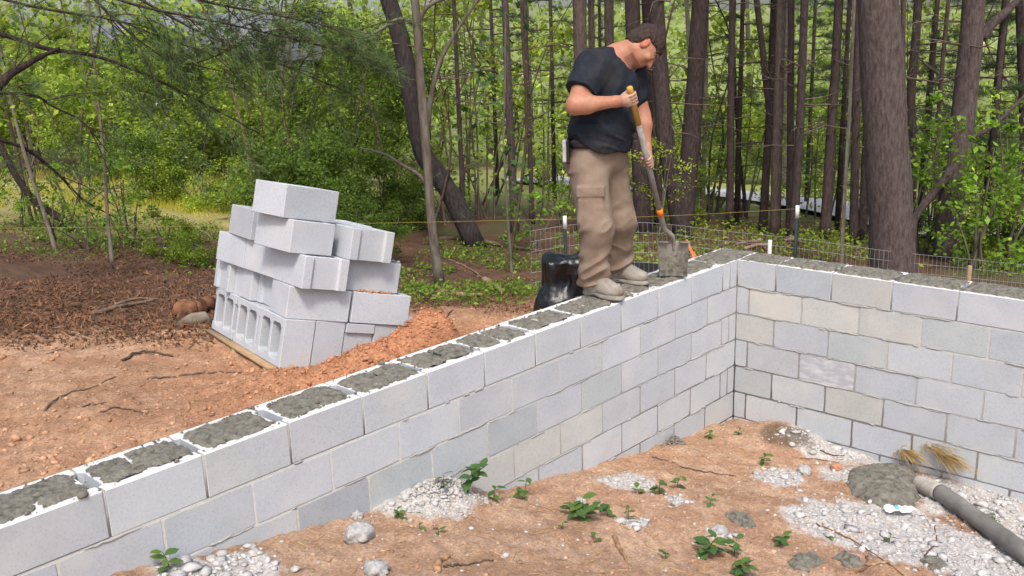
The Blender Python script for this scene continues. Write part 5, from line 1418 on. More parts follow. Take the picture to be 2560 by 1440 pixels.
def needle_crown(nb, r, rng, droop=0.25, zspan=1.0, tufts=46, blades=9, base=(1, 1, 1), ln=0.10):
    """boughs round an axis; unit height zspan, reach r"""
    Vn, Fn, Tn, mbr = [], [], [], MB(); cnt = 0
    for b in range(nb):
        z0 = zspan * (b + rng.uniform(0, 1)) / nb; a = b * 2.4 + rng.uniform(-.4, .4); reach = r * (1 - .55 * z0 / zspan) * rng.uniform(.6, 1.1)
        t = np.linspace(0, 1, 8)[:, None]
        P = np.array([0, 0, z0]) + np.array([math.cos(a), math.sin(a), 0]) * reach * t + np.array([0, 0, 1]) * (0.12 * t - droop * t**2) * reach
        mbr.tube(P, np.linspace(.014, .003, 8), 5, False)
        ts = rng.uniform(.25, 1.0, tufts); side = rng.normal(0, .16 * reach, tufts) * (1.2 - ts)
        c = np.stack([np.interp(ts, t[:, 0], P[:, i]) for i in range(3)], 1) + np.stack([-math.sin(a) * side, math.cos(a) * side, rng.normal(0, .035 * reach, tufts)], 1)
        out = np.array([math.cos(a), math.sin(a), 0.25])
        dd = rng.normal(0, .75, (tufts, blades, 3)) + out
        dd /= np.linalg.norm(dd, axis=2, keepdims=True)
        s = np.cross(dd, rng.normal(0, 1, (tufts, blades, 3))); s /= np.linalg.norm(s, axis=2, keepdims=True)
        L_ = ln * rng.uniform(.7, 1.2, (tufts, blades, 1)); c_ = c[:, None]
        tri = np.stack([c_ - s * .0032 + dd * 0, c_ + s * .0032, c_ + dd * L_], 2).reshape(-1, 3)
        Vn.append(tri); Tn.append(np.repeat(np.exp(rng.normal(0, .25, (tufts, 1))) * np.asarray(base) * np.ones((tufts, 3)), blades * 3, 0))
    V = np.concatenate(Vn); F = np.arange(len(V)).reshape(-1, 3)
    return np_mesh('crown', V, F, M['needle'], False, {'tint': np.concatenate(Tn)}), mbr.mesh('branch', M['stick'])
PINE = [needle_crown(22, 1.5, RF, zspan=3.2), needle_crown(18, 1.9, RF, zspan=2.6, droop=.15, base=(1.25, 1.2, 1.0)), needle_crown(16, 1.2, RF, zspan=2.4, base=(.8, .9, 1.0))]

# dead side twigs of a pine trunk, unit trunk 1 m tall, radius folded in later
def snag_mesh(rng, n, h):
    m = MB()
    for _ in range(n):
        z = rng.uniform(.2, h); a = rng.uniform(0, 6.28); L_ = rng.uniform(.15, .9)
        P = spline(np.stack([v3(0, 0, z), v3(math.cos(a) * L_ * .6, math.sin(a) * L_ * .6, z + rng.uniform(-.05, .12)), v3(math.cos(a + .2) * L_, math.sin(a + .2) * L_, z + rng.uniform(-.25, .2))]), 6)
        m.tube(P, np.linspace(.011, .003, 6), 4, False)
    return m.mesh('branch', M['stick'])
SNAG = [snag_mesh(RF, 26, 5.0), snag_mesh(RF, 18, 5.0), snag_mesh(RF, 34, 5.0)]

hfw = np.array([CAM_R[2][0], CAM_R[2][1], 0]); hfw /= np.linalg.norm(hfw)
def upright_pts(pxs, d):
    """pxs from top to base; the trunk stands in the upright plane through its base"""
    Bp = at(*pxs[-1], d); out = []
    for p in pxs:
        r = ray(*p); t = ((Bp - CAM_C) @ hfw) / (r @ hfw); out.append(CAM_C + t * r)
    return np.array(out)

def base_depth(px, py):
    p = hit_out(px, py); return float((p - CAM_C) @ CAM_R[2])

NTREE = [0]
def tree(pxs, wpx, label, d=None, mt='bark', col=(1, 1, 1), top=10.0, crown=None, cs=1.0, cz=6.2, snag=0, name='pine_tree', group=None, cat='tree', limbs=(), flare=1.25, cpos=None, n=14):
    if d is None: d = base_depth(*pxs[-1])
    P = upright_pts(pxs, d)[::-1]                       # base first
    base = P[0].copy(); g = gz1(base[0], base[1])
    if base[2] > g - 0.02:
        base = base + (base - P[1]) / max(1e-6, P[1][2] - base[2]) * (base[2] - g + 0.08); P = np.concatenate([[base], P])
    tdir = (P[-1] - P[-2]); tdir /= np.linalg.norm(tdir); tdir = tdir * .5 + v3(0, 0, .5); tdir /= np.linalg.norm(tdir)
    if P[-1][2] < top: P = np.concatenate([P, [P[-1] + tdir * (top - P[-1][2]) * .5, P[-1] + tdir * (top - P[-1][2])]])
    o = thing(name, label, cat, tuple(P[0]), group); O_ = P[0]
    Q = spline(P - O_, 40); hgt = Q[:, 2].max()
    r0 = wpx * (1.0 if wpx > 100 else 0.86) * d / FPX / 2; zz = Q[:, 2] / hgt
    rad = r0 * (1 - .62 * zz) * (1 + (flare - 1) * np.exp(-Q[:, 2] / 0.22))
    rr = np.random.default_rng(int(pxs[0][0]) + 5)
    m = MB(); m.tube(Q, rad * (1 + .02 * rr.normal(0, 1, 40)), n); tr_ = m.build('trunk', M[mt], o, True); tr_.color = (*col, 1)
    for lp, lw in limbs:
        LP = upright_pts(lp[::-1] if False else lp, d) - O_
        Ls = spline(LP, 24); m = MB(); m.tube(Ls, np.linspace(lw, lw * .45, 24) * d / FPX / 2, 8); l_ = m.build('limb', M[mt], o, True); l_.color = (*col, 1)
    if snag:
        s_ = obj('branch', SNAG[snag - 1], o, tuple(Q[4] * [1, 1, 1]), (0, 0, rr.uniform(0, 6)), (1, 1, 1)); s_.color = (.8, .75, .75, 1); s_['kind'] = 'stuff'
    if crown is not None:
        cm, br = crown if isinstance(crown, tuple) else (crown, None)
        ct = np.array([np.interp(cz, Q[:, 2], Q[:, i]) for i in range(3)]) if cpos is None else np.asarray(cpos) - O_
        c_ = obj('crown', cm, o, tuple(ct), (0, 0, rr.uniform(0, 6)), (cs, cs, cs))
        if br is not None: b_ = obj('branch', br, o, tuple(ct), c_.rotation_euler, (cs, cs, cs)); b_.color = (.6, .55, .55, 1); b_['kind'] = 'stuff'
    NTREE[0] += 1
    return o

# ------------------------------------------------------------------ named trees, left to right
tree([(968, -10), (1000, 90), (1022, 200), (1040, 300), (1058, 385), (1108, 455), (1150, 530), (1186, 612)], 58, 'dark leaning tree with a bent, lichen-spotted trunk left of the man', mt='bark', col=(.55, .55, .56), snag=2, crown=BUSH[2], cs=2.2, cz=7.5, name='leaning_tree', flare=1.12)
tree([(1036, -10), (1043, 60), (1048, 160), (1058, 280), (1068, 400), (1074, 500), (1085, 610), (1100, 712)], 27, 'slender grey tree with a forked trunk right of the block stack', mt='bark2', col=(.85, .76, .70), crown=SPARSE[0], cs=1.6, cz=5.0, name='forked_tree',
     limbs=[([(1068, 330), (1080, 230), (1098, 160), (1140, 80), (1205, -15)], 15), ([(1042, 62), (1000, 47), (950, 75), (880, 108), (800, 132), (740, 150)], 8), ([(1046, 60), (1062, 25), (1100, 0), (1160, -10)], 12), ([(1075, 480), (1050, 440), (1010, 415), (960, 385), (900, 370)], 11)])
tree([(1262, -10), (1270, 200), (1276, 330), (1286, 540)], 24, 'slim pine trunk standing behind the big green maple sapling', d=13.5, col=(.9, .85, .85), snag=1, crown=PINE[0], cs=1.2)
tree([(1312, -10), (1318, 200), (1324, 330), (1330, 540)], 15, 'thin dark trunk left of the paired trunks behind the man', d=14.5, col=(.8, .75, .75), snag=2)
tree([(1140, 120), (1148, 300), (1156, 470), (1160, 580)], 15, 'thin trunk right of the leaning tree', d=13, col=(.7, .65, .62), snag=2, top=6)
tree([(1448, -10), (1452, 200), (1458, 420), (1462, 560)], 44, 'thick brown pine trunk at the left shoulder of the man', d=13.5, col=(1.1, 1.02, .95), snag=1, crown=PINE[1], cs=1.2)
tree([(1478, -10), (1480, 200), (1484, 420), (1488, 560)], 22, 'narrow trunk pressed against the thick brown pine', d=14.0, col=(.85, .8, .78), snag=2)
tree([(1522, -10), (1524, 200), (1528, 420), (1532, 560)], 32, 'grey-brown trunk directly behind the man\'s neck', d=14.5, col=(.95, .88, .86), snag=1)
tree([(1580, -10), (1588, 200), (1600, 420), (1608, 560)], 50, 'dark broad trunk behind the man\'s head', d=13.8, col=(.66, .6, .6), snag=3, crown=PINE[0], cs=1.1)
tree([(1640, -10), (1652, 200), (1668, 380), (1688, 500), (1700, 560)], 52, 'dark trunk behind the man\'s face, sweeping right at its foot', d=13.2, col=(.66, .6, .6), snag=3, crown=PINE[2], cs=1.2)
tree([(1622, 150), (1632, 300), (1640, 420), (1650, 560)], 30, 'shadowed trunk between the shovel handle and the dark trunk', d=14.5, col=(.6, .55, .55), snag=1)
tree([(1752, -10), (1742, 150), (1730, 320), (1718, 460), (1708, 566)], 58, 'big dark pine leaning left, just right of the man', col=(.72, .66, .66), snag=1, crown=PINE[1], cs=1.3)
tree([(1716, -10), (1724, 130), (1736, 300), (1742, 440), (1745, 548)], 15, 'pale slender dead trunk beside the leaning dark pine', d=15.5, mt='bark2', col=(1.9, 1.75, 1.55), snag=2)
tree([(1768, -10), (1765, 200), (1760, 400), (1757, 545)], 13, 'second pale slender trunk, right of its twin', d=15.8, mt='bark2', col=(1.8, 1.65, 1.45), snag=2)
tree([(1832, -10), (1828, 200), (1826, 400), (1824, 572)], 22, 'straight slim pine alone between pale trunks and the cluster', col=(.75, .68, .66), snag=3, crown=PINE[0], cs=1.2)
tree([(1842, 300), (1852, 420), (1862, 500), (1866, 560)], 11, 'thin dark sapling trunk right of the slim lone pine', d=16, col=(.5, .46, .45), snag=2, top=5)
tree([(1890, -10), (1906, 120), (1916, 220), (1926, 300), (1915, 420), (1908, 560)], 20, 'crooked dark trunk at the left of the pine cluster', d=14.2, col=(.7, .62, .6), snag=3)
tree([(1936, -10), (1930, 150), (1922, 320), (1914, 450), (1908, 558)], 24, 'dark trunk crossing behind the light pine of the cluster', d=14.6, col=(.52, .48, .47), snag=1)
tree([(1954, -10), (1948, 200), (1942, 400), (1938, 588)], 31, 'lighter grey-brown pine trunk in the middle of the cluster', col=(1.35, 1.25, 1.12), snag=1, crown=PINE[2], cs=1.2)
tree([(1978, -10), (1977, 200), (1976, 400), (1974, 560)], 22, 'dark straight trunk right of the lighter cluster pine', d=13.4, col=(.66, .6, .58), snag=3)
tree([(2012, -10), (2006, 150), (1998, 350), (1990, 480), (1984, 566)], 26, 'dark trunk behind the right white-tipped post', d=13.0, col=(.7, .64, .62), snag=1, crown=PINE[1], cs=1.1)
tree([(2098, -10), (2088, 180), (2078, 320), (2070, 450), (2064, 566)], 29, 'leaning pine between the cluster and the bare pale pole', d=13.4, col=(.78, .7, .68), snag=3, crown=PINE[0], cs=1.2)
tree([(2136, -10), (2128, 180), (2118, 380), (2110, 520), (2105, 628)], 11, 'bare pale pole of a dead sapling left of the great pine', d=10.6, mt='bark2', col=(1.9, 1.75, 1.5), snag=0, top=7)
tree([(2146, -10), (2142, 200), (2138, 400), (2134, 585)], 25, 'dark trunk left of the great pine', d=13.0, col=(.68, .62, .62), snag=1)
tree([(2176, -10), (2170, 300), (2162, 450), (2156, 590)], 26, 'trunk half hidden by the left side of the great pine', d=13.4, col=(.75, .68, .68), snag=2)
tree([(2194, -10), (2204, 150), (2212, 300), (2222, 460), (2228, 580), (2232, 690)], 112, 'great pine with a broad purple-grey trunk right behind the short wall', d=10.0, col=(1.02, .96, .93), snag=0, crown=PINE[1], cs=1.6, cz=7.0, flare=1.06, n=22)
tree([(2296, -10), (2288, 120), (2278, 220), (2282, 400), (2276, 560)], 27, 'brown trunk right of the great pine', d=13.6, col=(.95, .88, .85), snag=1, crown=PINE[0], cs=1.0)
tree([(2436, -10), (2428, 100), (2412, 250), (2400, 360), (2380, 480), (2366, 620)], 72, 'large forked pine at the right with a raised limb', d=11.8, col=(1.0, .92, .92), snag=2, crown=PINE[2], cs=1.5, cz=5.5, flare=1.1, n=18,
     limbs=[([(2452, 95), (2480, 60), (2520, 25), (2570, -30)], 30), ([(2398, 400), (2360, 450), (2320, 500), (2288, 545), (2284, 600), (2284, 680)], 26), ([(2400, 350), (2460, 330), (2510, 290), (2570, 230)], 13), ([(2330, 210), (2345, 190), (2318, 165), (2294, 140)], 10)])
tree([(2262, 300), (2270, 420), (2282, 520), (2290, 610)], 16, 'thin stem between the great pine and the forked pine', d=12.2, col=(.9, .8, .75), snag=2, top=6)
tree([(2372, -10), (2356, 160), (2345, 320), (2340, 520), (2338, 620)], 14, 'slender brown stem in front of the pale drive', d=13, col=(.9, .82, .78), snag=2)
tree([(2548, -10), (2556, 200), (2562, 400), (2570, 620)], 26, 'dark trunk cut by the right edge of the picture', d=13, col=(.6, .56, .55), snag=3, crown=PINE[1], cs=1.2)
tree([(60, 380), (88, 470), (112, 540), (140, 628)], 12, 'pale slanting sapling stem low at the far left', mt='bark2', col=(1.2, 1.1, 1.0), top=3.0, crown=SPARSE[1], cs=.9, cz=2.4, name='sapling')
tree([(262, 430), (266, 500), (272, 580), (280, 652)], 11, 'straight pale sapling stem left of the block stack', mt='bark2', col=(1.2, 1.1, 1.0), top=3.2, crown=SPARSE[0], cs=.9, cz=2.5, name='sapling')
tree([(10, 380), (40, 440), (90, 505), (150, 545), (200, 580)], 22, 'fallen-looking slanted dark trunk at the far left', d=11.0, col=(.6, .55, .5), top=2.6, name='leaning_tree')

# young maple with big leaves left of the man
mp_ = tree([(1262, 240), (1258, 330), (1262, 420), (1270, 560), (1276, 640)], 9, 'young maple with large bright green leaves left of the man', d=10.5, mt='bark2', col=(.8, .8, .7), top=1.9, name='maple_sapling')
def lobe_leaf():
    a = np.linspace(0, 2 * np.pi, 15, endpoint=False); r = 0.5 * (0.72 + 0.32 * np.cos(5 * a)); V = np.stack([r * np.sin(a), 0.5 - r * np.cos(a), 0.06 * np.cos(2 * a)], 1)
    V = np.concatenate([V, [[0, .5, .03]]]); i = np.arange(15); return V, np.stack([i, (i + 1) % 15, np.full(15, 15)], 1)
MV, MF = lobe_leaf()
MAPLE = [np_mesh('leaf', MV, MF, M['weed'], False, {'tint': np.tile(t, (16, 1))}) for t in ((.8, .85, .7), (1.05, 1.05, .8), (.6, .7, .6))]
rr = random.Random(9); mo = np.array(mp_.location)
for k_ in range(95):
    gx_ = rr.choice([(1215, 270, 40, 45), (1235, 400, 60, 60), (1230, 490, 70, 60), (1310, 400, 60, 80), (1215, 200, 30, 50), (1330, 480, 50, 60), (1270, 130, 40, 60), (1300, 60, 30, 50)])
    p = at(rr.gauss(gx_[0], gx_[2]), rr.gauss(gx_[1], gx_[3] * .7), 10.5 + rr.uniform(-.5, .5)); s = rr.uniform(.075, .135)
    obj('leaf', MAPLE[k_ % 3], mp_, tuple(p - mo), (rr.uniform(.2, 1.2), rr.uniform(-.5, .5), rr.uniform(0, 6.28)), (s, s, s))

# overhanging pine limbs, top left (their trunk stands left of the picture)
ov = thing('pine_tree', 'pine reaching dark arching boughs in from the top left', 'tree', tuple(at(-420, 700, 8.0) * [1, 1, 0] + [0, 0, gz1(*at(-420, 700, 8.0)[:2])]))
oo = np.array(ov.location)
m = MB(); m.tube(spline(np.stack([v3(0, 0, -.1), v3(.02, 0, 3), v3(0, .1, 8)]), 20), np.linspace(.20, .10, 20), 14); m.build('trunk', M['bark'], ov, True)
def bough(pxs, d0, d1, w, ntuft, drop=0.12, seed=1, sub=7, ln=.10, blades=10):
    dd = np.linspace(d0, d1, len(pxs)); P = spline(np.stack([at(*p, q) for p, q in zip(pxs, dd)]), 40) - oo
    m = MB(); m.tube(P, np.linspace(w, w * .25, 40) * d0 / FPX / 2, 7); l_ = m.build('limb', M['bark'], ov, True); l_.color = (.45, .4, .38, 1)
    r_ = np.random.default_rng(seed); Vn, Tn = [], []; mt_ = MB()
    for s_ in range(sub):
        i0 = r_.integers(8, 39); a = P[i0]; tdir = P[min(i0 + 1, 39)] - P[i0 - 1]; tdir /= np.linalg.norm(tdir)
        dv = tdir * .7 + r_.normal(0, .55, 3) + v3(0, 0, -.15); dv /= np.linalg.norm(dv); L_ = r_.uniform(.35, .85)
        tq = spline(np.stack([a, a + dv * L_ * .5 + v3(0, 0, .03), a + dv * L_ + v3(0, 0, -drop)]), 9); mt_.tube(tq, np.linspace(.006, .002, 9), 4, False)
        k = int(ntuft * .55); c = tq[r_.integers(2, 9, k)] + r_.normal(0, .05, (k, 3))
        d_ = r_.normal(0, .6, (k, blades, 3)) + dv; d_ /= np.linalg.norm(d_, axis=2, keepdims=True)
        sd_ = np.cross(d_, r_.normal(0, 1, (k, blades, 3))); sd_ /= np.linalg.norm(sd_, axis=2, keepdims=True)
        Vn.append(np.stack([c[:, None] - sd_ * .0026, c[:, None] + sd_ * .0026, c[:, None] + d_ * ln * r_.uniform(.6, 1.2, (k, blades, 1))], 2).reshape(-1, 3))
        Tn.append(np.repeat(np.exp(r_.normal(0, .25, (k, 1))) * np.array([[1.05, 1.1, .9]]), blades * 3, 0))
    tw = mt_.build('branch', M['stick'], ov); tw.color = (.4, .36, .34, 1); tw['kind'] = 'stuff'
    V = np.concatenate(Vn); obj('needles', np_mesh('needles', V, np.arange(len(V)).reshape(-1, 3), M['needle'], False, {'tint': np.concatenate(Tn)}), ov)
bough([(-160, 60), (0, 85), (120, 122), (230, 138), (350, 180), (470, 238), (560, 285), (650, 335)], 7.6, 8.6, 15, 55, seed=1, sub=9)
bough([(-160, 260), (0, 233), (90, 240), (130, 265), (200, 300), (270, 380)], 7.2, 8.2, 11, 45, seed=2, sub=8)
bough([(-120, 240), (0, 212), (25, 185), (60, 165), (105, 140), (150, 120)], 7.0, 7.2, 34, 30, seed=3, sub=6)
bough([(180, -60), (300, 60), (370, 118), (450, 158), (560, 132), (640, 90)], 8.0, 8.6, 9, 50, seed=4, sub=9)
bough([(100, -80), (330, 10), (520, 50), (700, 90), (860, 130)], 7.6, 8.4, 9, 80, seed=5, sub=15)
bough([(300, -90), (500, 0), (650, 30), (800, 60), (950, 90)], 7.8, 8.6, 9, 80, seed=6, sub=15)
bough([(-100, 330), (60, 370), (150, 440), (210, 500), (290, 545)], 9.0, 10.5, 12, 25, seed=7, sub=8)
bough([(-100, -30), (100, 20), (300, 55), (450, 110)], 7.4, 8.0, 9, 60, seed=8, sub=12)
bough([(300, -30), (520, 90), (700, 160), (830, 215)], 8.2, 9.0, 8, 70, seed=9, sub=14)

# ------------------------------------------------------------------ shrubs, saplings, background
shr = random.Random(4)
def shrub(px, py, d, r, var, label, group, zs=1.0, stems=True, name='shrub', cat='shrub'):
    c = at(px, py, d); g = gz1(c[0], c[1]); zc = max(c[2], g + r * .35 * zs)
    o = thing(name, label, cat, (c[0], c[1], g), group)
    obj('crown', var, o, (0, 0, zc - g), (0, 0, shr.uniform(0, 6.28)), (r, r, r * zs))
    if stems:
        m = MB(); n = shr.randint(2, 4)
        for _ in range(n):
            e = v3(shr.gauss(0, .35 * r), shr.gauss(0, .35 * r), zc - g + r * zs * shr.uniform(.1, .7)); m.tube(spline(np.stack([v3(shr.gauss(0, .06), shr.gauss(0, .06), -.05), e * [.4, .4, .5], e]), 8), np.linspace(.016, .005, 8) * (1 + r * .3), 5, False)
        s_ = m.build('stem', M['bark2'], o); s_['kind'] = 'stuff'; s_.color = (.8, .72, .65, 1)
    return o
G1 = 'leafy shrubs behind the clearing at the left'
for px in range(-60, 980, 118):
    shrub(px + shr.uniform(-30, 30), 275 + shr.uniform(-40, 20), 18.5 + shr.uniform(-1.0, 2.5), shr.uniform(.95, 1.25), BUSH[shr.choice([0, 1, 1, 3])], 'leafy bright green shrub at the back of the left clearing', G1)
for px in range(-80, 1000, 150):
    shrub(px + shr.uniform(-40, 40), 190 + shr.uniform(-40, 30), 23 + shr.uniform(-2, 3), shr.uniform(1.5, 2.1), BUSH[shr.choice([0, 1, 1, 3])], 'tall yellow-green shrub behind the left shrub row', G1 + ', second row')
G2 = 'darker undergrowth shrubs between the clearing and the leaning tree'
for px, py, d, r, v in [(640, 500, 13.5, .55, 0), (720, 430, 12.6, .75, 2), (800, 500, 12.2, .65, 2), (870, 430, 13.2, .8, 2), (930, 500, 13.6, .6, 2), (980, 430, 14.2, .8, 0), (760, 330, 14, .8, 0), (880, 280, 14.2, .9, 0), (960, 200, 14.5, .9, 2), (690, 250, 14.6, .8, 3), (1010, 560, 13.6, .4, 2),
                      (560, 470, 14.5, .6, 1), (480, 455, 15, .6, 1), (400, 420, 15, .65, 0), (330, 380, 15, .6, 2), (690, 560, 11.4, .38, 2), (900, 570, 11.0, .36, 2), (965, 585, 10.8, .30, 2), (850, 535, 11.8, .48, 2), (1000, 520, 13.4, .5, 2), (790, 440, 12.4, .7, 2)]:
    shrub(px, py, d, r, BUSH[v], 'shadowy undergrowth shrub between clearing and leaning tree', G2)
G3 = 'low shrubs along the forest edge at the left'
for px, py, d, r, v in [(40, 500, 10.8, .4, 2), (130, 560, 10.2, .34, 2), (215, 580, 9.8, .30, 2), (330, 560, 10.2, .34, 2), (410, 590, 9.8, .30, 0), (480, 610, 9.4, .26, 0), (70, 420, 11.5, .5, 2), (170, 480, 11.0, .4, 2), (300, 480, 11.2, .35, 2)]:
    shrub(px, py, d, r, SPARSE[shr.choice([0, 2])] if v == 2 else BUSH[3], 'low open shrub with small leaves at the left forest edge', G3)
G4 = 'spindly saplings among the trunks'
for px, py, d, r, v in [(1130, 250, 14, 1.0, 0), (1190, 120, 14, 1.1, 1), (1210, 350, 14.5, .9, 0), (1360, 200, 15, 1.0, 1), (1400, 420, 14, .8, 0), (1340, 560, 12, .5, 2), (1120, 540, 14.4, .45, 0), (1690, 350, 15.5, .9, 0), (1650, 420, 12.5, .45, 1), (1790, 300, 16, 1.0, 1), (1870, 200, 15.5, .9, 1), (1880, 420, 17, .8, 0), (2040, 350, 16, 1.0, 1), (2110, 250, 15, .8, 0),
                        (2300, 340, 11.6, .55, 2), (2340, 460, 12, .6, 2), (2460, 420, 11, .6, 2), (2520, 520, 11, .7, 2), (2440, 560, 10.9, .55, 2), (2540, 380, 12, .8, 0), (2300, 80, 14, .9, 1), (1150, 40, 14, .9, 1), (1750, 180, 17, 1.2, 1), (2200, 500, 16, .9, 0)]:
    shrub(px, py, d, r, SPARSE[v], 'spindly sapling with scattered leaves among the trunks', G4, name='sapling', cat='sapling')
G5 = 'low bright shrubs in the field behind the trunks'
for px, py, d, r, v in [(1420, 480, 21, .9, 1), (1520, 520, 17, .55, 0), (1600, 540, 16.5, .5, 0), (1700, 560, 15, .4, 0), (1795, 555, 17, .3, 1), (2050, 545, 20, .45, 1), (2170, 560, 19, .5, 1), (2420, 600, 13, .55, 2), (2500, 610, 12.5, .6, 2), (2555, 590, 12, .7, 0), (1840, 330, 26, 1.3, 1), (1960, 300, 27, 1.4, 1), (2080, 330, 26, 1.2, 3), (1700, 340, 27, 1.4, 1), (1560, 360, 25, 1.4, 0), (2240, 360, 26, 1.3, 1), (2360, 420, 22, 1.3, 0), (2480, 400, 21, 1.3, 2)]:
    shrub(px, py, d, r, BUSH[v], 'low bright shrub growing in the field behind the trunks', G5)
G6 = 'young pines with dark needles behind the trunks'
for i_, (px, py, d, s_) in enumerate([(1380, 180, 18, 1.1), (1500, 150, 19, 1.2), (2030, 200, 18, 1.1), (2120, 300, 17, .9), (2320, 250, 15, .9), (2500, 200, 14, 1.0), (2560, 330, 12.6, .8), (2470, 470, 12.6, .7), (2500, 120, 12.8, .9), (1850, 250, 14.5, .8), (2110, 260, 14.0, .7), (2330, 180, 13.4, .7), (1230, 90, 18, 1.1), (2400, 120, 17, 1.1)]):
    c = at(px, py, d); g = gz1(c[0], c[1]); o = thing('pine_tree', 'young pine with drooping dark needles behind the trunks', 'tree', (c[0], c[1], g), G6)
    m = MB(); m.tube(np.array([[0, 0, -.1], [0, 0, 3], [0.05, 0, 7.5]]), np.array([.045, .035, .02]), 8); m.build('trunk', M['bark'], o, True).color = (.8, .75, .75, 1)
    cm, br = PINE[i_ % 3]; z0 = max(.4, c[2] - g - 1.2)
    for z_ in (z0, z0 + 2.6): 
        obj('crown', cm, o, (0, 0, z_), (0, 0, i_ * 1.3 + z_), (s_, s_, s_)); b_ = obj('branch', br, o, (0, 0, z_), (0, 0, i_ * 1.3 + z_), (s_, s_, s_)); b_.color = (.5, .45, .45, 1); b_['kind'] = 'stuff'
# thin bare stems and vines
G7 = 'thin bare saplings and vines in the undergrowth'
STEMS = []
for v_ in range(5):
    m = MB(); h_ = 3.4; P = spline(np.stack([v3(0, 0, -.1), v3(RF.normal(0, .12), RF.normal(0, .12), 1.1), v3(RF.normal(0, .25), RF.normal(0, .25), 2.2), v3(RF.normal(0, .4), RF.normal(0, .4), h_)]), 16); m.tube(P, np.linspace(.017, .006, 16), 5, False)
    for _ in range(7):
        q = P[RF.integers(4, 15)]; e = q + RF.normal(0, .35, 3) * [1, 1, .5] + v3(0, 0, .25); m.tube(spline(np.stack([q, (q + e) / 2 + RF.normal(0, .05, 3), e]), 5), np.linspace(.006, .002, 5), 4, False)
    STEMS.append(m.mesh('stem', M['stick']))
for k_ in range(34):
    px = shr.choice([shr.uniform(0, 400), shr.uniform(640, 1420), shr.uniform(640, 1420), shr.uniform(640, 1000), shr.uniform(640, 1300), shr.uniform(1600, 2500)]); d = shr.uniform(10.5, 17) if px < 1450 else shr.uniform(12, 17)
    c = at(px, 500, d); g = gz1(c[0], c[1]); s_ = shr.uniform(.7, 1.5)
    o = obj('bare_sapling', STEMS[k_ % 5], None, (c[0], c[1], g), (shr.gauss(0, .08), shr.gauss(0, .08), shr.uniform(0, 6.28)), (s_, s_, s_)); v_ = shr.uniform(.45, .9); o.color = (v_, v_ * .95, v_ * .88, 1)
    tag(o, 'thin bare sapling stem in the undergrowth', 'sapling', G7)

# far wood beyond the clearing and the field: one mass of foliage
n = 62000
ang = RF.uniform(-0.62, 0.62, n); rad_ = RF.uniform(27, 50, n)**1.0
fa = math.atan2(CAM_R[2][1], CAM_R[2][0])
X = CAM_C[0] + np.cos(fa + ang) * rad_; Y = CAM_C[1] + np.sin(fa + ang) * rad_; g = gz_smooth(X, Y)
hgt = RF.uniform(0, 1, n)**0.9 * (5.0 + 3.0 * vnoise(ang * 14, rad_ * .2, seed=3) + 2.5)
keep = fbm(X * .45, Y * .45, (g + hgt) * .55, oct=3, seed=41) > -0.02 - .2 * (hgt < 2.2)
right = sstep(0.02, 0.10, -ang) if False else 0
X, Y, Z = X[keep], Y[keep], (g + hgt)[keep]; nk = len(X)
cl = vnoise(X * .28, Y * .28, Z * .25, seed=51)[:, None]
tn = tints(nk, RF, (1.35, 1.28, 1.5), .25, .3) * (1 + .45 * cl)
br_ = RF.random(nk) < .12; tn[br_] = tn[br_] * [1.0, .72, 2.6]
V, F, T_ = leaf_quads(np.stack([X, Y, Z], 1), np.full(nk, .26), RF, tint=tn, aspect=.7)
tag(obj('far_wood', np_mesh('far_wood', V, F, M['leaf'], False, {'tint': T_})), 'far wood of pale yellow-green spring foliage behind everything', 'wood', kind='stuff')
# far trunks inside that mass
m = MB()
for _ in range(14):
    a_ = RF.uniform(-.6, .6); r_ = RF.uniform(25, 42); x_, y_ = CAM_C[0] + math.cos(fa + a_) * r_, CAM_C[1] + math.sin(fa + a_) * r_; g_ = gz1(x_, y_)
    m.tube(np.array([[x_, y_, g_ - .2], [x_ + RF.normal(0, .2), y_, g_ + 4], [x_ + RF.normal(0, .5), y_, g_ + 9]]), np.array([.12, .10, .06]) * RF.uniform(.5, 1.3), 6, False)
tag(m.build('far_trunks', M['bark']), 'distant mass of trunks standing in the far wood', 'wood', kind='stuff')

# house glimpsed through the left shrubs
hc = at(560, 318, 26); g = gz1(hc[0], hc[1]); hs = thing('house', 'blue-grey house barely showing through the left shrubs', 'house', (hc[0], hc[1], g), None, (0, 0, math.atan2(CAM_R[0][1], CAM_R[0][0]) + .15))
m = MB(); m.box((0, 0, 1.3), (2.6, 2.0, 1.5)); m.build('wall', M['siding'], hs)
m = MB(); V = np.array([[-2.9, -2.3, 2.75], [2.9, -2.3, 2.75], [2.9, 0, 4.0], [-2.9, 0, 4.0], [-2.9, 2.3, 2.75], [2.9, 2.3, 2.75]]); m.add(V, [np.array([[0, 1, 2, 3], [3, 2, 5, 4], [0, 4, 5, 1]]), np.array([[0, 3, 4], [1, 5, 2]])]); m.build('roof', M['roofing'], hs)
for x_ in (-1.3, 1.2):
    w = obj('window', None, hs, (x_, -2.02, 1.5)); m = MB(); m.box((0, 0, 0), (.48, .03, .62)); m.build('frame', M['white_paint'], w); m = MB(); m.box((0, -.035, 0), (.40, .01, .54)); m.build('pane', M['glass'], w)

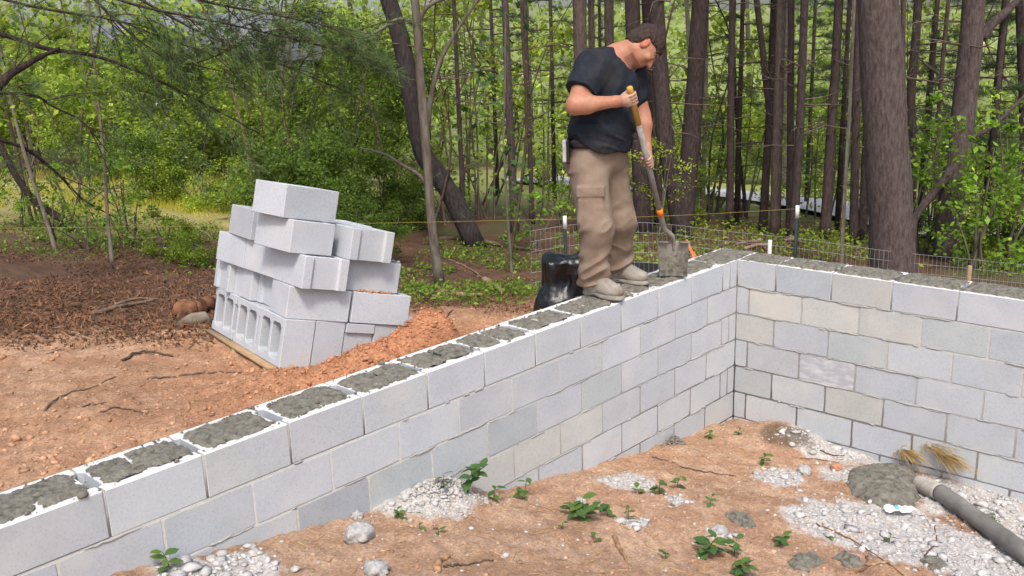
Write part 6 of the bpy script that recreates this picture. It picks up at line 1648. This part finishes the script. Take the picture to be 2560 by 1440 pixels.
# ------------------------------------------------------------------ ground cover
def cover(name, boxes, n, size, mt, base, label, cat, rng, h=0.06, up=.5, aspect=.6, yel=.3, blade=False, thr=-0.12):
    P = []
    tot = sum((b[2] - b[0]) * (b[3] - b[1]) * (b[4] if len(b) > 4 else 1) for b in boxes)
    for b in boxes:
        k = int(n * (b[2] - b[0]) * (b[3] - b[1]) * (b[4] if len(b) > 4 else 1) / tot)
        px = rng.uniform(b[0], b[2], k); u_ = rng.uniform(0, 1, k); py = b[1] + (b[3] - b[1]) * np.where(u_ > .72, .72 + (u_ - .72) * np.sqrt(rng.uniform(0, 1, k)), u_)
        # intersect with a smooth local ground, vectorised
        D = np.stack([(px - 1280) / FPX, (py - 720) / FPX, np.ones(k)], 1) @ CAM_R
        z = np.full(k, -0.6)
        for _ in range(6):
            t = (z - CAM_C[2]) / D[:, 2]; Q_ = CAM_C + t[:, None] * D; z = gz_smooth(Q_[:, 0], Q_[:, 1])
        ok_ = (t > 0) & (t < 40) & (((Q_[:, 1] < -.36) | (Q_[:, 0] < -.36)))
        P.append(Q_[ok_])
    P = np.concatenate(P); w = fbm(P[:, 0] * 1.7, P[:, 1] * 1.7, oct=3, seed=61); P = P[w > thr]
    P[:, 2] = gz(P[:, 0], P[:, 1]) + rng.uniform(0, 1, len(P))**2 * h
    if blade:
        k = len(P); d = rng.normal(0, .35, (k, 3)) + [0, 0, 1]; s = np.cross(d, rng.normal(0, 1, (k, 3))); s /= np.linalg.norm(s, axis=1)[:, None]
        L_ = (size * rng.uniform(.5, 1.3, k))[:, None]; P[:, 2] = gz(P[:, 0], P[:, 1]) - .01
        V = np.stack([P - s * .004, P + s * .004, P + d * L_], 1).reshape(-1, 3); F = np.arange(3 * k).reshape(-1, 3); T_ = np.repeat(tints(k, rng, base, .25, yel), 3, 0)
    else:
        V, F, T_ = leaf_quads(P, np.full(len(P), size), rng, up=up, tint=tints(len(P), rng, base, .3, yel), aspect=aspect)
    return tag(obj(name, np_mesh(name, V, F, M[mt], False, {'tint': T_})), label, cat, kind='stuff')
cover('ground_cover', [(1000, 610, 1360, 765, 2.0), (350, 560, 560, 690), (0, 545, 350, 650, 1.2), (880, 560, 1010, 720, .8)], 9500, .045, 'leaf', (.8, .95, .8), 'low green ground cover under the trees behind the blocks', 'plants', RF, h=.10)
cover('ground_cover', [(1440, 570, 2560, 700)], 11000, .06, 'leaf', (1.05, 1.05, .8), 'green undergrowth on the slope behind the wire fence', 'plants', RF, h=.22)
cover('grass', [(-20, 425, 640, 545)], 14000, .14, 'leaf', (2.2, 1.55, 1.3), 'pale yellow-green grass of the sunlit clearing at the left', 'grass', RF, blade=True, yel=.5)
cover('leaf_litter', [(-20, 550, 540, 880, 1.2), (1000, 690, 1350, 790, .8), (900, 600, 1350, 700, .3)], 19000, .036, 'litter', (1, 1, 1), 'brown leaf and bark litter on the forest floor', 'leaf litter', RF, h=.02, up=1.2, aspect=.4, yel=.4, thr=-.45)
cover('pine_straw', [(-20, 640, 540, 860, 1.2), (1000, 700, 1350, 790, .8)], 3500, .10, 'litter', (1.5, 1.4, 1.3), 'fallen pine needles and splinters on the forest floor', 'litter', RF, h=.03, up=1.0, aspect=.07, yel=.4)
# brush pile behind the corner
for k_, (a_, b_, w_) in enumerate([((1840, 612), (1900, 606), .016), ((1860, 622), (1925, 612), .020), ((1845, 602), (1890, 618), .013), ((1880, 600), (1915, 625), .018), ((1830, 618), (1875, 608), .012), ((1900, 598), (1880, 622), .022), ((1960, 600), (2010, 608), .016), ((1975, 590), (2000, 612), .014)]):
    d_ = 9.95 + .05 * k_; A_, B_ = at(*a_, d_), at(*b_, d_ + .15); c = (A_ + B_) / 2; P = spline(np.stack([A_, c + v3(0, 0, .02), B_]), 8) - c
    m = MB(); m.tube(P, np.full(8, w_), 7); o = m.build('brushwood', M['stick'], None, True); o.location = c; o.color = (1.3, 1.1, .9, 1) if k_ % 2 else (.9, .75, .65, 1)
    tag(o, 'cut branch in the brush pile behind the fence corner', 'branch', 'brush pile behind the wall corner')

# ------------------------------------------------------------------ labels: number look-alikes of a group by their place
ONES = ['', 'first', 'second', 'third', 'fourth', 'fifth', 'sixth', 'seventh', 'eighth', 'ninth', 'tenth', 'eleventh', 'twelfth', 'thirteenth', 'fourteenth', 'fifteenth', 'sixteenth', 'seventeenth', 'eighteenth', 'nineteenth']
def ordinal(n):
    if n < 20: return ONES[n]
    t = {2: 'twent', 3: 'thirt', 4: 'fort', 5: 'fift', 6: 'sixt'}[n // 10]
    return t + 'ieth' if n % 10 == 0 else t + 'y-' + ONES[n % 10]
def column(o):
    c = CAM_R @ (np.array(o.location) - CAM_C); return c[0] / c[2]
same = {}
for o in COL.objects:
    if o.parent is None and 'label' in o and 'group' in o: same.setdefault((o['group'], o['label']), []).append(o)
for (g_, l_), os_ in same.items():
    if len(os_) < 2: continue
    os_.sort(key=column)
    for i_, o in enumerate(os_): o['label'] = l_ + ', ' + ('leftmost' if i_ == 0 else 'rightmost' if i_ == len(os_) - 1 else ordinal(i_ + 1) + ' from the left')
